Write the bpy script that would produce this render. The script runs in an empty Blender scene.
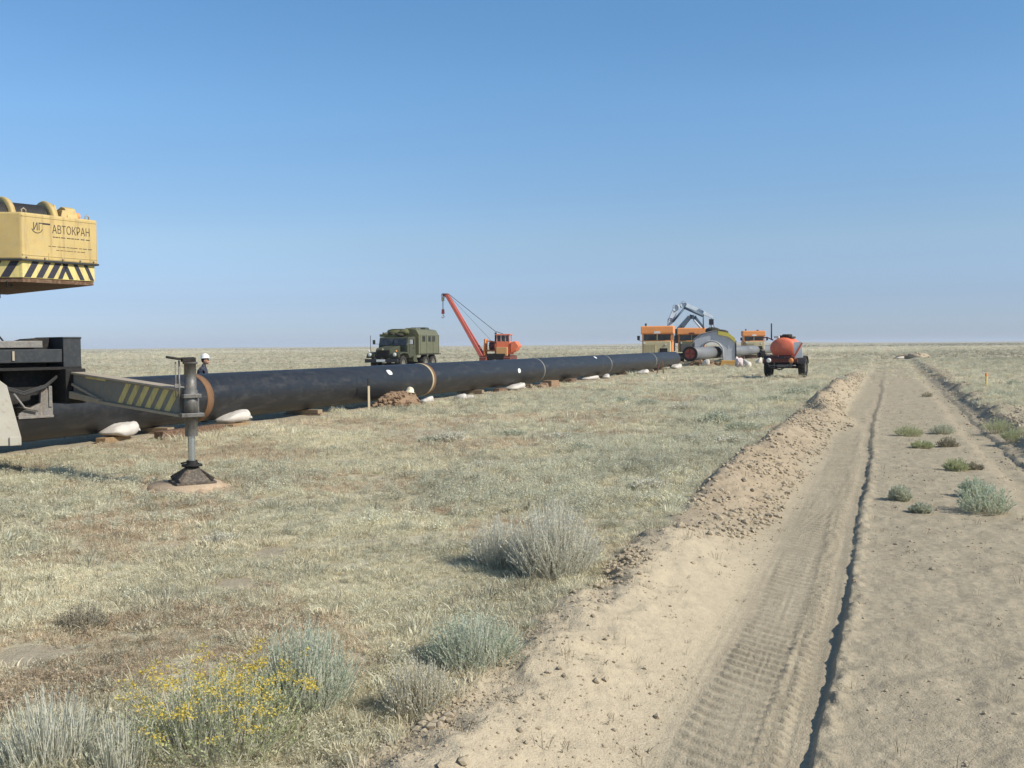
import bpy, bmesh, math, random
import numpy as np
from mathutils import Vector, Matrix, Euler

sc = bpy.context.scene
COL = sc.collection
R = math.radians

# ------------------------------------------------------------------ camera
F = 1000.0            # focal length in pixels of a 1024 wide frame
HC = 1.8              # camera height
cam_d = bpy.data.cameras.new("camera")
cam_d.sensor_width = 36.0
cam_d.lens = 36.0 * F / 1024.0
cam_d.clip_start = 0.05
cam_d.clip_end = 30000
cam = bpy.data.objects.new("camera", cam_d)
COL.objects.link(cam)
cam.matrix_world = (Matrix.Translation((0, 0, HC)) @ Matrix.Rotation(R(90 - 2.233), 4, 'X')
                    @ Matrix.Rotation(R(-0.47), 4, 'Z'))
sc.camera = cam

# ------------------------------------------------------------------ light
SUN_EL, SUN_AZ = 38.0, 114.0          # azimuth clockwise from +Y: right and a little behind the camera
sx, sy = math.sin(R(SUN_AZ)), math.cos(R(SUN_AZ))
world = bpy.data.worlds.new("World")
sc.world = world
world.use_nodes = True
wn = world.node_tree
sky = wn.nodes.new('ShaderNodeTexSky')
sky.sky_type = 'NISHITA'
sky.sun_disc = False
sky.sun_elevation = R(SUN_EL)
sky.sun_rotation = R(SUN_AZ)
sky.air_density = 1.0
sky.dust_density = 0.3
sky.ozone_density = 1.0
sky.altitude = 100
bg = wn.nodes['Background']
# the air over the steppe in view: paler and greyer towards the horizon all the way round, a deeper blue above; overhead, out of view, turned neutral to make shadows less blue
tcw = wn.nodes.new('ShaderNodeTexCoord')
sep = wn.nodes.new('ShaderNodeSeparateXYZ')
wn.links.new(tcw.outputs['Generated'], sep.inputs[0])
mr = wn.nodes.new('ShaderNodeMapRange'); mr.inputs[1].default_value = 0.0; mr.inputs[2].default_value = 1.0
wn.links.new(sep.outputs[2], mr.inputs[0])
wr = wn.nodes.new('ShaderNodeValToRGB')
wn.links.new(mr.outputs[0], wr.inputs[0])
steps = [(0.0, (.48, .63, 1.12)), (.017, (.485, .635, 1.08)), (.045, (.50, .61, .97)), (.102, (.66, .755, .935)), (.218, (.69, .93, 1.13)), (.34, (.64, .98, 1.19)), (1.0, (1.0, 1.02, 1.0))]
wr.color_ramp.elements[0].position = steps[0][0]; wr.color_ramp.elements[0].color = (*steps[0][1], 1)
wr.color_ramp.elements[1].position = 1.0; wr.color_ramp.elements[1].color = (*steps[-1][1], 1)
for p_, c_ in steps[1:-1]:
    e_ = wr.color_ramp.elements.new(p_); e_.color = (*c_, 1)
mm = wn.nodes.new('ShaderNodeMix'); mm.data_type = 'RGBA'; mm.blend_type = 'MULTIPLY'; mm.inputs[0].default_value = 1
wn.links.new(sky.outputs[0], mm.inputs[6]); wn.links.new(wr.outputs[0], mm.inputs[7])
mp = wn.nodes.new('ShaderNodeMapping'); mp.inputs['Scale'].default_value = (1.2, 1.2, 7.0)
wn.links.new(tcw.outputs['Generated'], mp.inputs[0])
nz = wn.nodes.new('ShaderNodeTexNoise'); nz.inputs['Scale'].default_value = 1.6; nz.inputs['Detail'].default_value = 5
wn.links.new(mp.outputs[0], nz.inputs['Vector'])
nr = wn.nodes.new('ShaderNodeMapRange'); nr.inputs[1].default_value = .3; nr.inputs[2].default_value = .7; nr.inputs[3].default_value = .975; nr.inputs[4].default_value = 1.025
wn.links.new(nz.outputs[0], nr.inputs[0])
m2 = wn.nodes.new('ShaderNodeVectorMath'); m2.operation = 'SCALE'
wn.links.new(mm.outputs[2], m2.inputs[0]); wn.links.new(nr.outputs[0], m2.inputs['Scale'])
wn.links.new(m2.outputs[0], bg.inputs[0])
bg.inputs[1].default_value = 0.10
sun_d = bpy.data.lights.new("sun", 'SUN')
sun_d.energy = 4.3
sun_d.angle = R(0.53)
sun_d.color = (1.0, 0.95, 0.86)
sun = bpy.data.objects.new("sun", sun_d)
COL.objects.link(sun)
sun.rotation_euler = Vector((-sx * math.cos(R(SUN_EL)), -sy * math.cos(R(SUN_EL)), -math.sin(R(SUN_EL)))).to_track_quat('-Z', 'Y').to_euler()
sun.location = (30, -20, 40)
vs = sc.view_settings
vs.view_transform = 'Standard'
vs.look = 'None'
vs.exposure = 0.35
vs.gamma = 1.0
sc.cycles.max_bounces = 6
sc.cycles.volume_bounces = 0

# ------------------------------------------------------------------ frames of reference
TH = math.atan(0.378)                  # the road leaves at this angle to the view axis
CT, ST = math.cos(TH), math.sin(TH)
def ts2xy(t, s): return t * CT + s * ST, -t * ST + s * CT
def xy2ts(x, y): return x * CT - y * ST, x * ST + y * CT
PD = Vector((0.3461, 0.9382, 0))       # pipeline direction
PN = Vector((0.9382, -0.3461, 0))      # towards the camera side
P0 = Vector((-7.08, 22.0, 0))           # first weld in view
PL = 11.6                              # length of one pipe
PR = 0.53                              # its radius
def at(px, d): return (px - 512) / F * d, d
def pipe_depth(px): return 22.0 * 692.0 / (881.0 - px)

# ------------------------------------------------------------------ noise
def _hash(ix, iy, seed):
    h = (ix.astype(np.int64) * 374761393 + iy.astype(np.int64) * 668265263 + seed * 974634227) & 0x7fffffff
    h = ((h ^ (h >> 13)) * 1274126177) & 0x7fffffff
    return ((h ^ (h >> 16)) & 0xffff) / 65535.0
def vnoise(x, y, seed=0):
    x = np.asarray(x, float); y = np.asarray(y, float)
    ix = np.floor(x); iy = np.floor(y); fx = x - ix; fy = y - iy
    fx = fx * fx * (3 - 2 * fx); fy = fy * fy * (3 - 2 * fy)
    a = _hash(ix, iy, seed); b = _hash(ix + 1, iy, seed); c = _hash(ix, iy + 1, seed); d = _hash(ix + 1, iy + 1, seed)
    return (a + (b - a) * fx) * (1 - fy) + (c + (d - c) * fx) * fy
def fbm(x, y, seed=0, oct=4):
    s = 0; a = 0.5; n = 0
    for k in range(oct):
        s = s + a * vnoise(x * 2 ** k, y * 2 ** k, seed + 17 * k); n += a; a *= 0.5
    return s / n
def sstep(a, b, x):
    u = np.clip((x - a) / (b - a), 0, 1)
    return u * u * (3 - 2 * u)

BARE_SPOTS = [(-2.1, 7.5, .24), (-2.15, 8.75, .24), (-2.8, 5.75, .26), (-4.1, 12.6, .72), (-4.6, 10.8, .2), (0.2, 17.5, .4), (-2.6, 15.5, .3)]

def ground(x, y, fine=True):
    """height, bare-soil share, pale-sand share, greenness"""
    x = np.asarray(x, float); y = np.asarray(y, float)
    t = x * CT - y * ST; s = x * ST + y * CT
    r = np.hypot(x, y)
    n1 = fbm(x * .35, y * .35, 3) - .5
    n2 = fbm(x * 1.7, y * 1.7, 5) - .5
    far = sstep(120, 400, r)
    z = 0.10 * n1 + 0.05 * n2
    # edges of the bladed road
    tl = -2.17 - .05 * (1 - sstep(5, 9, s)) + .20 * (fbm(s * .5, s * 0 + 3.3, 8) - .5) * 2 + .34 * (fbm(s * 2.1, t * 2.1, 9) - .5) + .14 * (fbm(s * 8, t * 8, 10) - .5)
    tr = 2.35 + .5 * (fbm(s * .3, s * 0 + 7.7, 18) - .5) * 2 + .3 * (fbm(s * 1.5, t * 1.5, 19) - .5)
    on = sstep(tl - .06, tl + .22, t) * (1 - sstep(tr - .15, tr + .15, t))
    fade = 1 - sstep(150, 700, s)
    on = on * np.where(s > -30, 1, 0)
    # bed
    w = sstep(-2.1, -1.0, t) * (1 - sstep(1.9, 2.6, t))
    base = -.10 * w
    z_r = .02 * n1 + .02 * n2 + base
    # rolled track
    nj = (fbm(s * 6.1, t * 0, 21) - .5) * .024 + (fbm(s * .25, t * 0, 22) - .5) * .15
    tt = t - nj
    trough = sstep(-1.3, -.88, tt) * (1 - sstep(-.335, -.305, tt))
    z_r = z_r - .034 * trough * (.55 + .9 * fbm(s * .6, t * 0, 34)) * (1 - .7 * sstep(45, 90, s))
    z_r = z_r + .030 * np.exp(-((tt + .265) / .05) ** 2) * sstep(.3, .75, fbm(s * 9, t * 9, 31))
    if fine:
        lug = (s + .55 * (t + .75)) / .125
        lug = np.abs(lug - np.floor(lug) - .5) * 2
        amp = sstep(-.97, -.9, tt) * (1 - sstep(-.60, -.55, tt)) * (.2 + 1.1 * sstep(.25, .7, fbm(s * .8, t * 2, 23))) * (1 - sstep(25, 45, s))
        z_r = z_r + .013 * amp * sstep(.35, .6, lug)
        lug2 = s / .10 + 2.2 * np.abs(t + .52)
        lug2 = np.abs(lug2 - np.floor(lug2) - .5) * 2
        amp2 = np.exp(-((tt + .53) / .07) ** 4) * (.2 + 1.1 * fbm(s * 1.3, t * 3, 29)) * (1 - sstep(25, 45, s))
        z_r = z_r + .026 * amp2 * sstep(.38, .6, lug2)
        z_r = z_r + .006 * trough * (vnoise(t * 55, s * .8, 24) - .5)
        z_r = z_r + (1 - trough) * (  .036 * (fbm(s * 5, t * 5, 25) - .5) + .014 * (fbm(s * 19, t * 19, 28) - .5)) * sstep(-.45, -.2, t)
        z_r = z_r + .012 * (fbm(s * 8, t * 8, 33) - .5) * (1 - sstep(-1.2, -.9, t))
        z_r = z_r + .004 * (vnoise(t * 16, s * .5, 26) - .5) * sstep(.0, .4, t)
    # a wheel line crossing the right half and the rut on its right edge
    q = t - .35 - 1.05 * (s - 6.15)
    z_r = z_r + .007 * np.exp(-((q - .05) / .14) ** 2) * sstep(-.25, .1, t) - .004 * np.exp(-((q + .16) / .12) ** 2) * sstep(-.25, .1, t)
    njr = (fbm(s * 2.1, t * 0, 41) - .5) * .16 + (fbm(s * .3, t * 0, 42) - .5) * .2
    tq = t - njr
    z_r = z_r - .045 * sstep(1.3, 1.6, tq) * (1 - sstep(1.88, 1.92, tq)) * sstep(9, 14, s)
    # left bank and windrows
    cl = fbm(s * 5.5, t * 5.5, 51)
    cl2 = fbm(s * 13, t * 13, 52)
    near = 1 - sstep(8.5, 11, s)
    lip = np.exp(-((t - tl - .10) / .15) ** 2) * near * (.0 + .10 * cl * sstep(.45, .7, fbm(s * 2.2, t * 2.2, 57)))
    smooth = near * (.06 + .16 * fbm(s * .9, t * .9, 58)) * (1 - sstep(-1.95, -1.0, t)) * sstep(tl - .05, tl + .5, t)
    h1 = sstep(8.5, 13, s) * (1 - sstep(24.2, 26.2, s)) * (.07 + .26 * fbm(s * .6, t * .3, 53))
    prof1 = np.where(t < -1.92, np.exp(-((t + 1.92) / .22) ** 2), 1 - sstep(-1.92, -.98, t))
    z_w = h1 * prof1 * (.82 + .36 * cl)
    h2 = sstep(20.5, 27.5, s) * (1 - sstep(38, 70, s)) * (.16 + .34 * fbm(s * .5, t * .3, 56))
    tc = -1.25 - .55 * sstep(24, 29, s)
    prof2 = np.where(t < tc, np.exp(-((t - tc) / .35) ** 2), 1 - sstep(tc, tc + .75, t))
    z_w2 = h2 * prof2 * (.75 + .5 * cl)
    clod = np.maximum(h1 * prof1 * 7, h2 * prof2 * 4)
    clod = np.clip(clod, 0, 1)
    if fine:
        z_w = z_w + .022 * near * np.maximum(fbm(s * 8, t * 8, 60) - .5, -.1) * 2 * sstep(tl, tl + .2, t) * (1 - sstep(-1.5, -1.0, t))
        z_w = z_w + .08 * near * (fbm(s * 3.3, t * 3.3, 59) - .5) * (1 - sstep(-1.6, -1.05, t)) * (t > -2.2)
        z_w = z_w + .05 * clod * (cl2 - .45) + .03 * clod * (fbm(s * 27, t * 27, 54) - .5)
    # right bank
    h3 = sstep(12, 20, s) * (1 - sstep(90, 140, s)) * (.05 + .20 * fbm(s * .7, t * .3, 61))
    prof3 = sstep(2.05, 2.5, t) * (1 - sstep(2.7, 4.0, t))
    z_w3 = h3 * prof3 * (.6 + .8 * fbm(s * 2.4, t * 2.4, 62))
    z = z * (1 - on) + z_r * on
    z = z + (lip + smooth + z_w + z_w2 + z_w3) * fade
    # far rises
    az = np.arctan2(x, np.maximum(y, 1e-3))
    rise = np.exp(-((az - .21) / .11) ** 2) * .0021 + .0006 * (fbm(az * 9, az * 0, 71) - .5)
    z = z + rise * np.minimum(r, 3200) * sstep(500, 2600, r)
    z = z + 1.0 * (fbm(x * .006, y * .006, 72) - .5) * sstep(120, 500, r)
    # cover
    # disturbed soil beside the pipeline
    dx = x - P0.x; dy = y - P0.y
    pn = dx * PN.x + dy * PN.y; ps = dx * PD.x + dy * PD.y
    wob = (fbm(ps * .4, pn * .4, 81) - .5)
    strip = np.exp(-((pn - .2 + wob) / (1.0 + 1.2 * np.maximum(wob, 0))) ** 4) * (1 - sstep(140, 200, ps)) * (.5 + .5 * sstep(.35, .6, fbm(ps * .8, pn * .8, 82)))
    bare = on * (1 - .78 * sstep(40, 150, s) * (1 - .5 * trough)) * (1 - .5 * sstep(.45, .6, fbm(x * .35, y * .35, 86)) * sstep(35, 80, s)) * (1 - .2 * sstep(.4, .6, fbm(x * .8, y * .8, 83)) * sstep(25, 60, s))
    bare = np.maximum(bare, np.clip(strip, 0, .9))
    wt = np.clip((z_w + z_w2 + lip + smooth) * 9, 0, 1) * (t > -2.25)
    bare = np.maximum(bare, wt)
    bare = np.maximum(bare, .9 * np.clip(z_w3 * 9, 0, 1) * sstep(.4, .55, fbm(s * 1.2, t * 1.2, 84)))
    for bx, by, br in BARE_SPOTS:
        q = np.hypot((x - bx) + .25 * n2, (y - by) * .8 + .25 * n1) / br
        bare = np.maximum(bare, 1 - sstep(.5, 1.1, q))
    bare = np.maximum(bare, .5 * sstep(.60, .76, fbm(x * 1.1, y * 1.1, 85)) * (1 - on))
    sand = np.clip(sstep(-2.2, -1.8, t) * (1 - sstep(-1.2, -.85, t)) * on * near + .5 * clod * on * sstep(24, 30, s), 0, 1)
    # far pale bands
    green = fbm(x * .18 + 4, y * .18, 91) * .6 + .4 * fbm(x * .9, y * .9, 92)
    green = green + .22 * np.exp(-((t + 3.1) / 1.0) ** 2) * sstep(7, 16, s) - .3 * bare
    dug = np.clip(np.maximum(np.maximum(h1 * prof1 * (9 + 10 * fbm(s * .8, t * .8, 136)), h2 * prof2 * 4), z_w3 * 5) + .9 * np.exp(-((t - tl - .14) / .16) ** 2) * near * sstep(.44, .62, fbm(s * 1.4, t * 1.4, 137)), 0, 1) * on
    global DUG
    DUG = dug
    return z, np.clip(bare, 0, 1), sand, np.clip(green, 0, 1)

def gz(x, y):
    return float(ground(np.array([x]), np.array([y]), False)[0][0])

# ------------------------------------------------------------------ materials
def new_mat(name):
    m = bpy.data.materials.new(name)
    m.use_nodes = True
    return m, m.node_tree.nodes, m.node_tree.links, m.node_tree.nodes['Principled BSDF']

def nd(N, t, **kw):
    n = N.new(t)
    for k, v in kw.items(): setattr(n, k, v)
    return n

def mixc(N, L, fac, a, b, mode='MIX'):
    n = nd(N, 'ShaderNodeMix', data_type='RGBA', blend_type=mode)
    for sock, v in ((n.inputs[0], fac), (n.inputs[6], a), (n.inputs[7], b)):
        if hasattr(v, 'is_output') or isinstance(v, bpy.types.NodeSocket): L.new(v, sock)
        elif isinstance(v, (int, float)): sock.default_value = v
        else: sock.default_value = (*v, 1) if len(v) == 3 else v
    return n.outputs[2]

def ramp(N, L, src, a, b):
    n = nd(N, 'ShaderNodeMapRange', interpolation_type='SMOOTHSTEP')
    L.new(src, n.inputs[0]); n.inputs[1].default_value = a; n.inputs[2].default_value = b
    return n.outputs[0]

def noise(N, L, vec, scale, detail=4, rough=.55):
    n = nd(N, 'ShaderNodeTexNoise')
    n.inputs['Scale'].default_value = scale; n.inputs['Detail'].default_value = detail; n.inputs['Roughness'].default_value = rough
    if vec is not None: L.new(vec, n.inputs['Vector'])
    return n.outputs[0]

SOIL = (.42, .335, .225)
def paint(name, col, rough=.5, metal=0.0, dust=.35, rust=0.0, scale=2.0, bump=.02, spec=.4, dustcol=(.40, .33, .24)):
    """painted or bare surface with grime: colour drift, dust patches, rust spots"""
    m, N, L, B = new_mat(name)
    tc = nd(N, 'ShaderNodeTexCoord').outputs['Object']
    n1 = noise(N, L, tc, scale, 5); n2 = noise(N, L, tc, scale * 7, 4, .65)
    dark = tuple(c * .72 for c in col); light = tuple(min(1, c * 1.18) for c in col)
    c = mixc(N, L, n1, dark, light)
    if dust > 0:
        f = nd(N, 'ShaderNodeMath', operation='MULTIPLY'); L.new(ramp(N, L, n2, .42, .68), f.inputs[0]); f.inputs[1].default_value = dust
        c = mixc(N, L, f.outputs[0], c, dustcol)
    if rust > 0:
        n3 = noise(N, L, tc, scale * 3.3, 6, .7)
        f = nd(N, 'ShaderNodeMath', operation='MULTIPLY'); L.new(ramp(N, L, n3, .56, .68), f.inputs[0]); f.inputs[1].default_value = rust
        c = mixc(N, L, f.outputs[0], c, (.16, .065, .028))
    L.new(c, B.inputs['Base Color'])
    rr = nd(N, 'ShaderNodeMapRange'); L.new(n2, rr.inputs[0]); rr.inputs[3].default_value = rough - .12; rr.inputs[4].default_value = min(1, rough + .2)
    L.new(rr.outputs[0], B.inputs['Roughness'])
    B.inputs['Metallic'].default_value = metal
    B.inputs['Specular IOR Level'].default_value = spec
    if bump:
        b = nd(N, 'ShaderNodeBump'); b.inputs['Strength'].default_value = .35; b.inputs['Distance'].default_value = bump
        L.new(n2, b.inputs['Height']); L.new(b.outputs[0], B.inputs['Normal'])
    return m

def leafy(name, cols, rough=.8, attr=None, trans=.0):
    """foliage: every blade its own shade; optional per-tuft tint read from the scatter"""
    m, N, L, B = new_mat(name)
    g = nd(N, 'ShaderNodeNewGeometry')
    cr = nd(N, 'ShaderNodeValToRGB')
    cr.color_ramp.elements[0].color = (*cols[0], 1); cr.color_ramp.elements[1].color = (*cols[-1], 1)
    for i, c in enumerate(cols[1:-1]):
        e = cr.color_ramp.elements.new((i + 1) / (len(cols) - 1)); e.color = (*c, 1)
    L.new(g.outputs['Random Per Island'], cr.inputs[0])
    c = cr.outputs[0]
    if attr:
        a = nd(N, 'ShaderNodeAttribute', attribute_type='INSTANCER', attribute_name='tint')
        c = mixc(N, L, a.outputs['Fac'], c, attr)
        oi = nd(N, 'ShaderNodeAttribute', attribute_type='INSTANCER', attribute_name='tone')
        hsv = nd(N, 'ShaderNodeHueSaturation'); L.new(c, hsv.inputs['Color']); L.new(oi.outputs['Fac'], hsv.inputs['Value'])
        c = hsv.outputs[0]
    L.new(c, B.inputs['Base Color'])
    B.inputs['Roughness'].default_value = rough
    B.inputs['Specular IOR Level'].default_value = .15
    tb = nd(N, 'ShaderNodeBsdfTranslucent'); L.new(c, tb.inputs[0])
    ms = nd(N, 'ShaderNodeMixShader'); ms.inputs[0].default_value = .42
    L.new(B.outputs[0], ms.inputs[1]); L.new(tb.outputs[0], ms.inputs[2])
    L.new(ms.outputs[0], N['Material Output'].inputs['Surface'])
    return m

# ------------------------------------------------------------------ mesh builder
class MB:
    def __init__(s): s.v = []; s.f = []; s.m = []; s.sm = []
    def add(s, vs_, fs, mi=0, smooth=False):
        o = len(s.v); s.v.extend([tuple(p) for p in vs_])
        for f in fs: s.f.append(tuple(i + o for i in f)); s.m.append(mi); s.sm.append(smooth)
        return s
    def box(s, c, d, mi=0, rot=None, top=(1, 1), shift=(0, 0)):
        pts = []
        for k in (-1, 1):
            for j in (-1, 1):
                for i in (-1, 1):
                    ax, ay = (top if k == 1 else (1, 1)); ox, oy = (shift if k == 1 else (0, 0))
                    p = Vector((i * d[0] / 2 * ax + ox, j * d[1] / 2 * ay + oy, k * d[2] / 2))
                    if rot is not None: p = rot @ p
                    pts.append(p + Vector(c))
        return s.add(pts, [(0, 2, 3, 1), (4, 5, 7, 6), (0, 1, 5, 4), (2, 6, 7, 3), (0, 4, 6, 2), (1, 3, 7, 5)], mi)
    def beam(s, a, b, w, h, mi=0, w2=None, h2=None, up=(0, 0, 1)):
        a = Vector(a); b = Vector(b); d = (b - a).normalized(); u = Vector(up)
        x = d.cross(u).normalized(); z = x.cross(d).normalized()
        w2 = w if w2 is None else w2; h2 = h if h2 is None else h2
        P = [a + x * i * w / 2 + z * k * h / 2 for k in (-1, 1) for i in (-1, 1)] + [b + x * i * w2 / 2 + z * k * h2 / 2 for k in (-1, 1) for i in (-1, 1)]
        return s.add(P, [(0, 1, 3, 2), (4, 6, 7, 5), (0, 4, 5, 1), (2, 3, 7, 6), (0, 2, 6, 4), (1, 5, 7, 3)], mi)
    def prism(s, prof, lo, hi, axis='x', mi=0, smooth=False):
        n = len(prof); P = []
        for q in (lo, hi):
            for a, b in prof:
                P.append({'x': (q, a, b), 'y': (a, q, b), 'z': (a, b, q)}[axis])
        fs = [(i, (i + 1) % n, n + (i + 1) % n, n + i) for i in range(n)]
        s.add(P, fs, mi, smooth)
        o = len(s.v) - 2 * n
        s.f.append(tuple(o + i for i in reversed(range(n)))); s.m.append(mi); s.sm.append(False)
        s.f.append(tuple(o + n + i for i in range(n))); s.m.append(mi); s.sm.append(False)
        return s
    def tube(s, pts, r, n=8, mi=0, cap=True):
        pts = [Vector(p) for p in pts]; rr = r if isinstance(r, (list, tuple)) else [r] * len(pts)
        P = []
        for i, p in enumerate(pts):
            d = (pts[min(i + 1, len(pts) - 1)] - pts[max(i - 1, 0)]).normalized()
            u = Vector((0, 0, 1)) if abs(d.z) < .9 else Vector((0, 1, 0))
            x = d.cross(u).normalized(); y = x.cross(d)
            for k in range(n):
                a = 2 * math.pi * k / n
                P.append(p + (x * math.cos(a) + y * math.sin(a)) * rr[i])
        fs = []
        for i in range(len(pts) - 1):
            for k in range(n):
                fs.append((i * n + k, i * n + (k + 1) % n, (i + 1) * n + (k + 1) % n, (i + 1) * n + k))
        s.add(P, fs, mi, n > 5)
        if cap:
            o = len(s.v) - len(P)
            s.f.append(tuple(o + k for k in reversed(range(n)))); s.m.append(mi); s.sm.append(False)
            s.f.append(tuple(o + (len(pts) - 1) * n + k for k in range(n))); s.m.append(mi); s.sm.append(False)
        return s
    def lathe(s, prof, a, b, n=20, mi=0, smooth=True):
        """prof: (fraction along a->b, radius)"""
        a = Vector(a); b = Vector(b); d = (b - a).normalized()
        u = Vector((0, 0, 1)) if abs(d.z) < .9 else Vector((0, 1, 0))
        x = d.cross(u).normalized(); y = x.cross(d); P = []
        for h, r in prof:
            for k in range(n):
                q = 2 * math.pi * k / n
                P.append(a + (b - a) * h + (x * math.cos(q) + y * math.sin(q)) * max(r, 1e-4))
        fs = []
        for i in range(len(prof) - 1):
            for k in range(n):
                fs.append((i * n + k, i * n + (k + 1) % n, (i + 1) * n + (k + 1) % n, (i + 1) * n + k))
        return s.add(P, fs, mi, smooth)
    def blob(s, c, r, seed=0, amp=.15, sub=2, mi=0, freq=1.6, smooth=True, flat=None, rot=None):
        bm = bmesh.new(); bmesh.ops.create_icosphere(bm, subdivisions=sub, radius=1)
        P = []
        for v in bm.verts:
            p = v.co.copy()
            q = p * freq + Vector((seed * 3.7, seed * 1.3, seed * 2.1))
            k = 1 + amp * 2 * (float(vnoise(q.x + q.z * .7, q.y - q.z * .6, seed)) - .5)
            w = Vector((p.x * r[0] * k, p.y * r[1] * k, p.z * r[2] * k))
            if flat is not None: w.z = max(w.z, flat)
            if rot is not None: w = rot @ w
            P.append(w + Vector(c))
        fs = [tuple(v.index for v in f.verts) for f in bm.faces]
        bm.free()
        return s.add(P, fs, mi, smooth)
    def mesh(s, name, mats):
        me = bpy.data.meshes.new(name)
        me.from_pydata(s.v, [], s.f)
        for m in (mats if isinstance(mats, (list, tuple)) else [mats]): me.materials.append(m)
        me.polygons.foreach_set('material_index', s.m)
        me.polygons.foreach_set('use_smooth', s.sm)
        me.update()
        return me
    def build(s, name, mats, parent=None, bev=0, loc=None, rz=0):
        o = bpy.data.objects.new(name, s.mesh(name, mats))
        COL.objects.link(o)
        if parent is not None: o.parent = parent
        if loc is not None: o.location = loc
        if rz: o.rotation_euler.z = rz
        if bev:
            b = o.modifiers.new('bevel', 'BEVEL'); b.width = bev; b.segments = 2; b.limit_method = 'ANGLE'; b.angle_limit = R(40)
        return o

def tag(o, label=None, cat=None, group=None, kind=None):
    if label: o['label'] = label
    if cat: o['category'] = cat
    if group: o['group'] = group
    if kind: o['kind'] = kind
    return o

def thing(name, label, cat, loc=(0, 0, 0), rz=0, group=None):
    o = bpy.data.objects.new(name, None); o.empty_display_size = .3
    COL.objects.link(o); o.location = loc; o.rotation_euler.z = rz
    return tag(o, label, cat, group)

def copy_tree(o, parent=None):
    c = o.copy(); COL.objects.link(c); c.parent = parent
    for ch in list(o.children): copy_tree(ch, c)
    return c

# ------------------------------------------------------------------ ground
def mat_ground():
    m, N, L, B = new_mat('steppe_soil')
    geo = nd(N, 'ShaderNodeNewGeometry'); pos = geo.outputs['Position']
    ab = nd(N, 'ShaderNodeAttribute', attribute_name='bare').outputs['Fac']
    asn = nd(N, 'ShaderNodeAttribute', attribute_name='sand').outputs['Fac']
    ag = nd(N, 'ShaderNodeAttribute', attribute_name='green').outputs['Fac']
    nf = noise(N, L, pos, 26, 6, .7); nm = noise(N, L, pos, 3.1, 5, .6); nl = noise(N, L, pos, .35, 5, .6)
    nk = noise(N, L, pos, .045, 4, .6)
    soil = mixc(N, L, ramp(N, L, nm, .3, .7), (.37, .31, .215), (.45, .38, .265))
    soil = mixc(N, L, ramp(N, L, nf, .35, .7), soil, (.32, .265, .18))
    soil = mixc(N, L, asn, soil, mixc(N, L, ramp(N, L, nf, .3, .75), (.50, .415, .285), (.42, .345, .235)))
    adg = nd(N, 'ShaderNodeAttribute', attribute_name='dug').outputs['Fac']
    soil = mixc(N, L, adg, soil, mixc(N, L, ramp(N, L, nm, .35, .7), (.41, .325, .22), (.34, .265, .175)))
    litter = mixc(N, L, ramp(N, L, nf, .35, .62), (.54, .46, .315), (.43, .37, .25))
    litter = mixc(N, L, ramp(N, L, ag, .35, .62), litter, mixc(N, L, ramp(N, L, nf, .35, .65), (.54, .475, .33), (.42, .38, .26)))
    litter = mixc(N, L, ramp(N, L, nl, .45, .7), litter, (.44, .38, .265))
    litter = mixc(N, L, ramp(N, L, nk, .5, .68), litter, (.32, .275, .185))
    nb = noise(N, L, pos, .006, 5, .6)
    litter = mixc(N, L, ramp(N, L, nb, .48, .62), litter, (.27, .245, .16))
    ed = nd(N, 'ShaderNodeMath', operation='MULTIPLY_ADD'); L.new(nf, ed.inputs[0]); ed.inputs[1].default_value = .5; L.new(ab, ed.inputs[2])
    col = mixc(N, L, ramp(N, L, ed.outputs[0], .55, .95), litter, soil)
    L.new(col, B.inputs['Base Color'])
    B.inputs['Roughness'].default_value = .95
    B.inputs['Specular IOR Level'].default_value = .1
    b = nd(N, 'ShaderNodeBump'); b.inputs['Strength'].default_value = .55; b.inputs['Distance'].default_value = .02
    add = nd(N, 'ShaderNodeMath', operation='ADD'); L.new(nf, add.inputs[0]); L.new(noise(N, L, pos, 90, 3, .6), add.inputs[1])
    L.new(add.outputs[0], b.inputs['Height']); L.new(b.outputs[0], B.inputs['Normal'])
    return m

def build_ground():
    a1 = np.arange(-36, 36.001, .1)
    ang = np.radians(np.concatenate([a1, np.arange(40, 321, 5.0)]))
    rs = [.02, .5, 1, 1.6, 2.2, 2.8, 3.3]
    r = 3.7
    while r < 42: rs.append(r); r *= 1.0034
    while r < 200: rs.append(r); r *= 1.012
    while r < 9000: rs.append(r); r *= 1.05
    rs = np.array(rs)
    nr, na = len(rs), len(ang)
    RR, AA = np.meshgrid(rs, ang, indexing='ij')
    X = (RR * np.sin(AA)).ravel(); Y = (RR * np.cos(AA)).ravel()
    Z, bare, sand, green = ground(X, Y); dug = DUG
    co = np.stack([X, Y, Z], 1).astype(np.float32)
    i = np.arange(nr - 1)[:, None]; j = np.arange(na)[None, :]; j2 = (j + 1) % na
    q = np.stack([i * na + j, i * na + j2, (i + 1) * na + j2, (i + 1) * na + j], -1).reshape(-1, 4)[:, ::-1].astype(np.int32)
    me = bpy.data.meshes.new('ground')
    me.vertices.add(len(co)); me.vertices.foreach_set('co', co.ravel())
    me.loops.add(q.size); me.loops.foreach_set('vertex_index', q.ravel())
    me.polygons.add(len(q)); me.polygons.foreach_set('loop_start', np.arange(0, q.size, 4, dtype=np.int32))
    me.polygons.foreach_set('use_smooth', np.ones(len(q), bool))
    for nm, a in (('bare', bare), ('sand', sand), ('green', green), ('dug', dug)):
        at_ = me.attributes.new(nm, 'FLOAT', 'POINT'); at_.data.foreach_set('value', a.astype(np.float32))
    me.update(); me.validate()
    me.materials.append(mat_ground())
    o = bpy.data.objects.new('ground', me); COL.objects.link(o)
    tag(o, 'dry steppe with a bladed sandy track and its tyre prints', None, None, 'structure')
build_ground()

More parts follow.
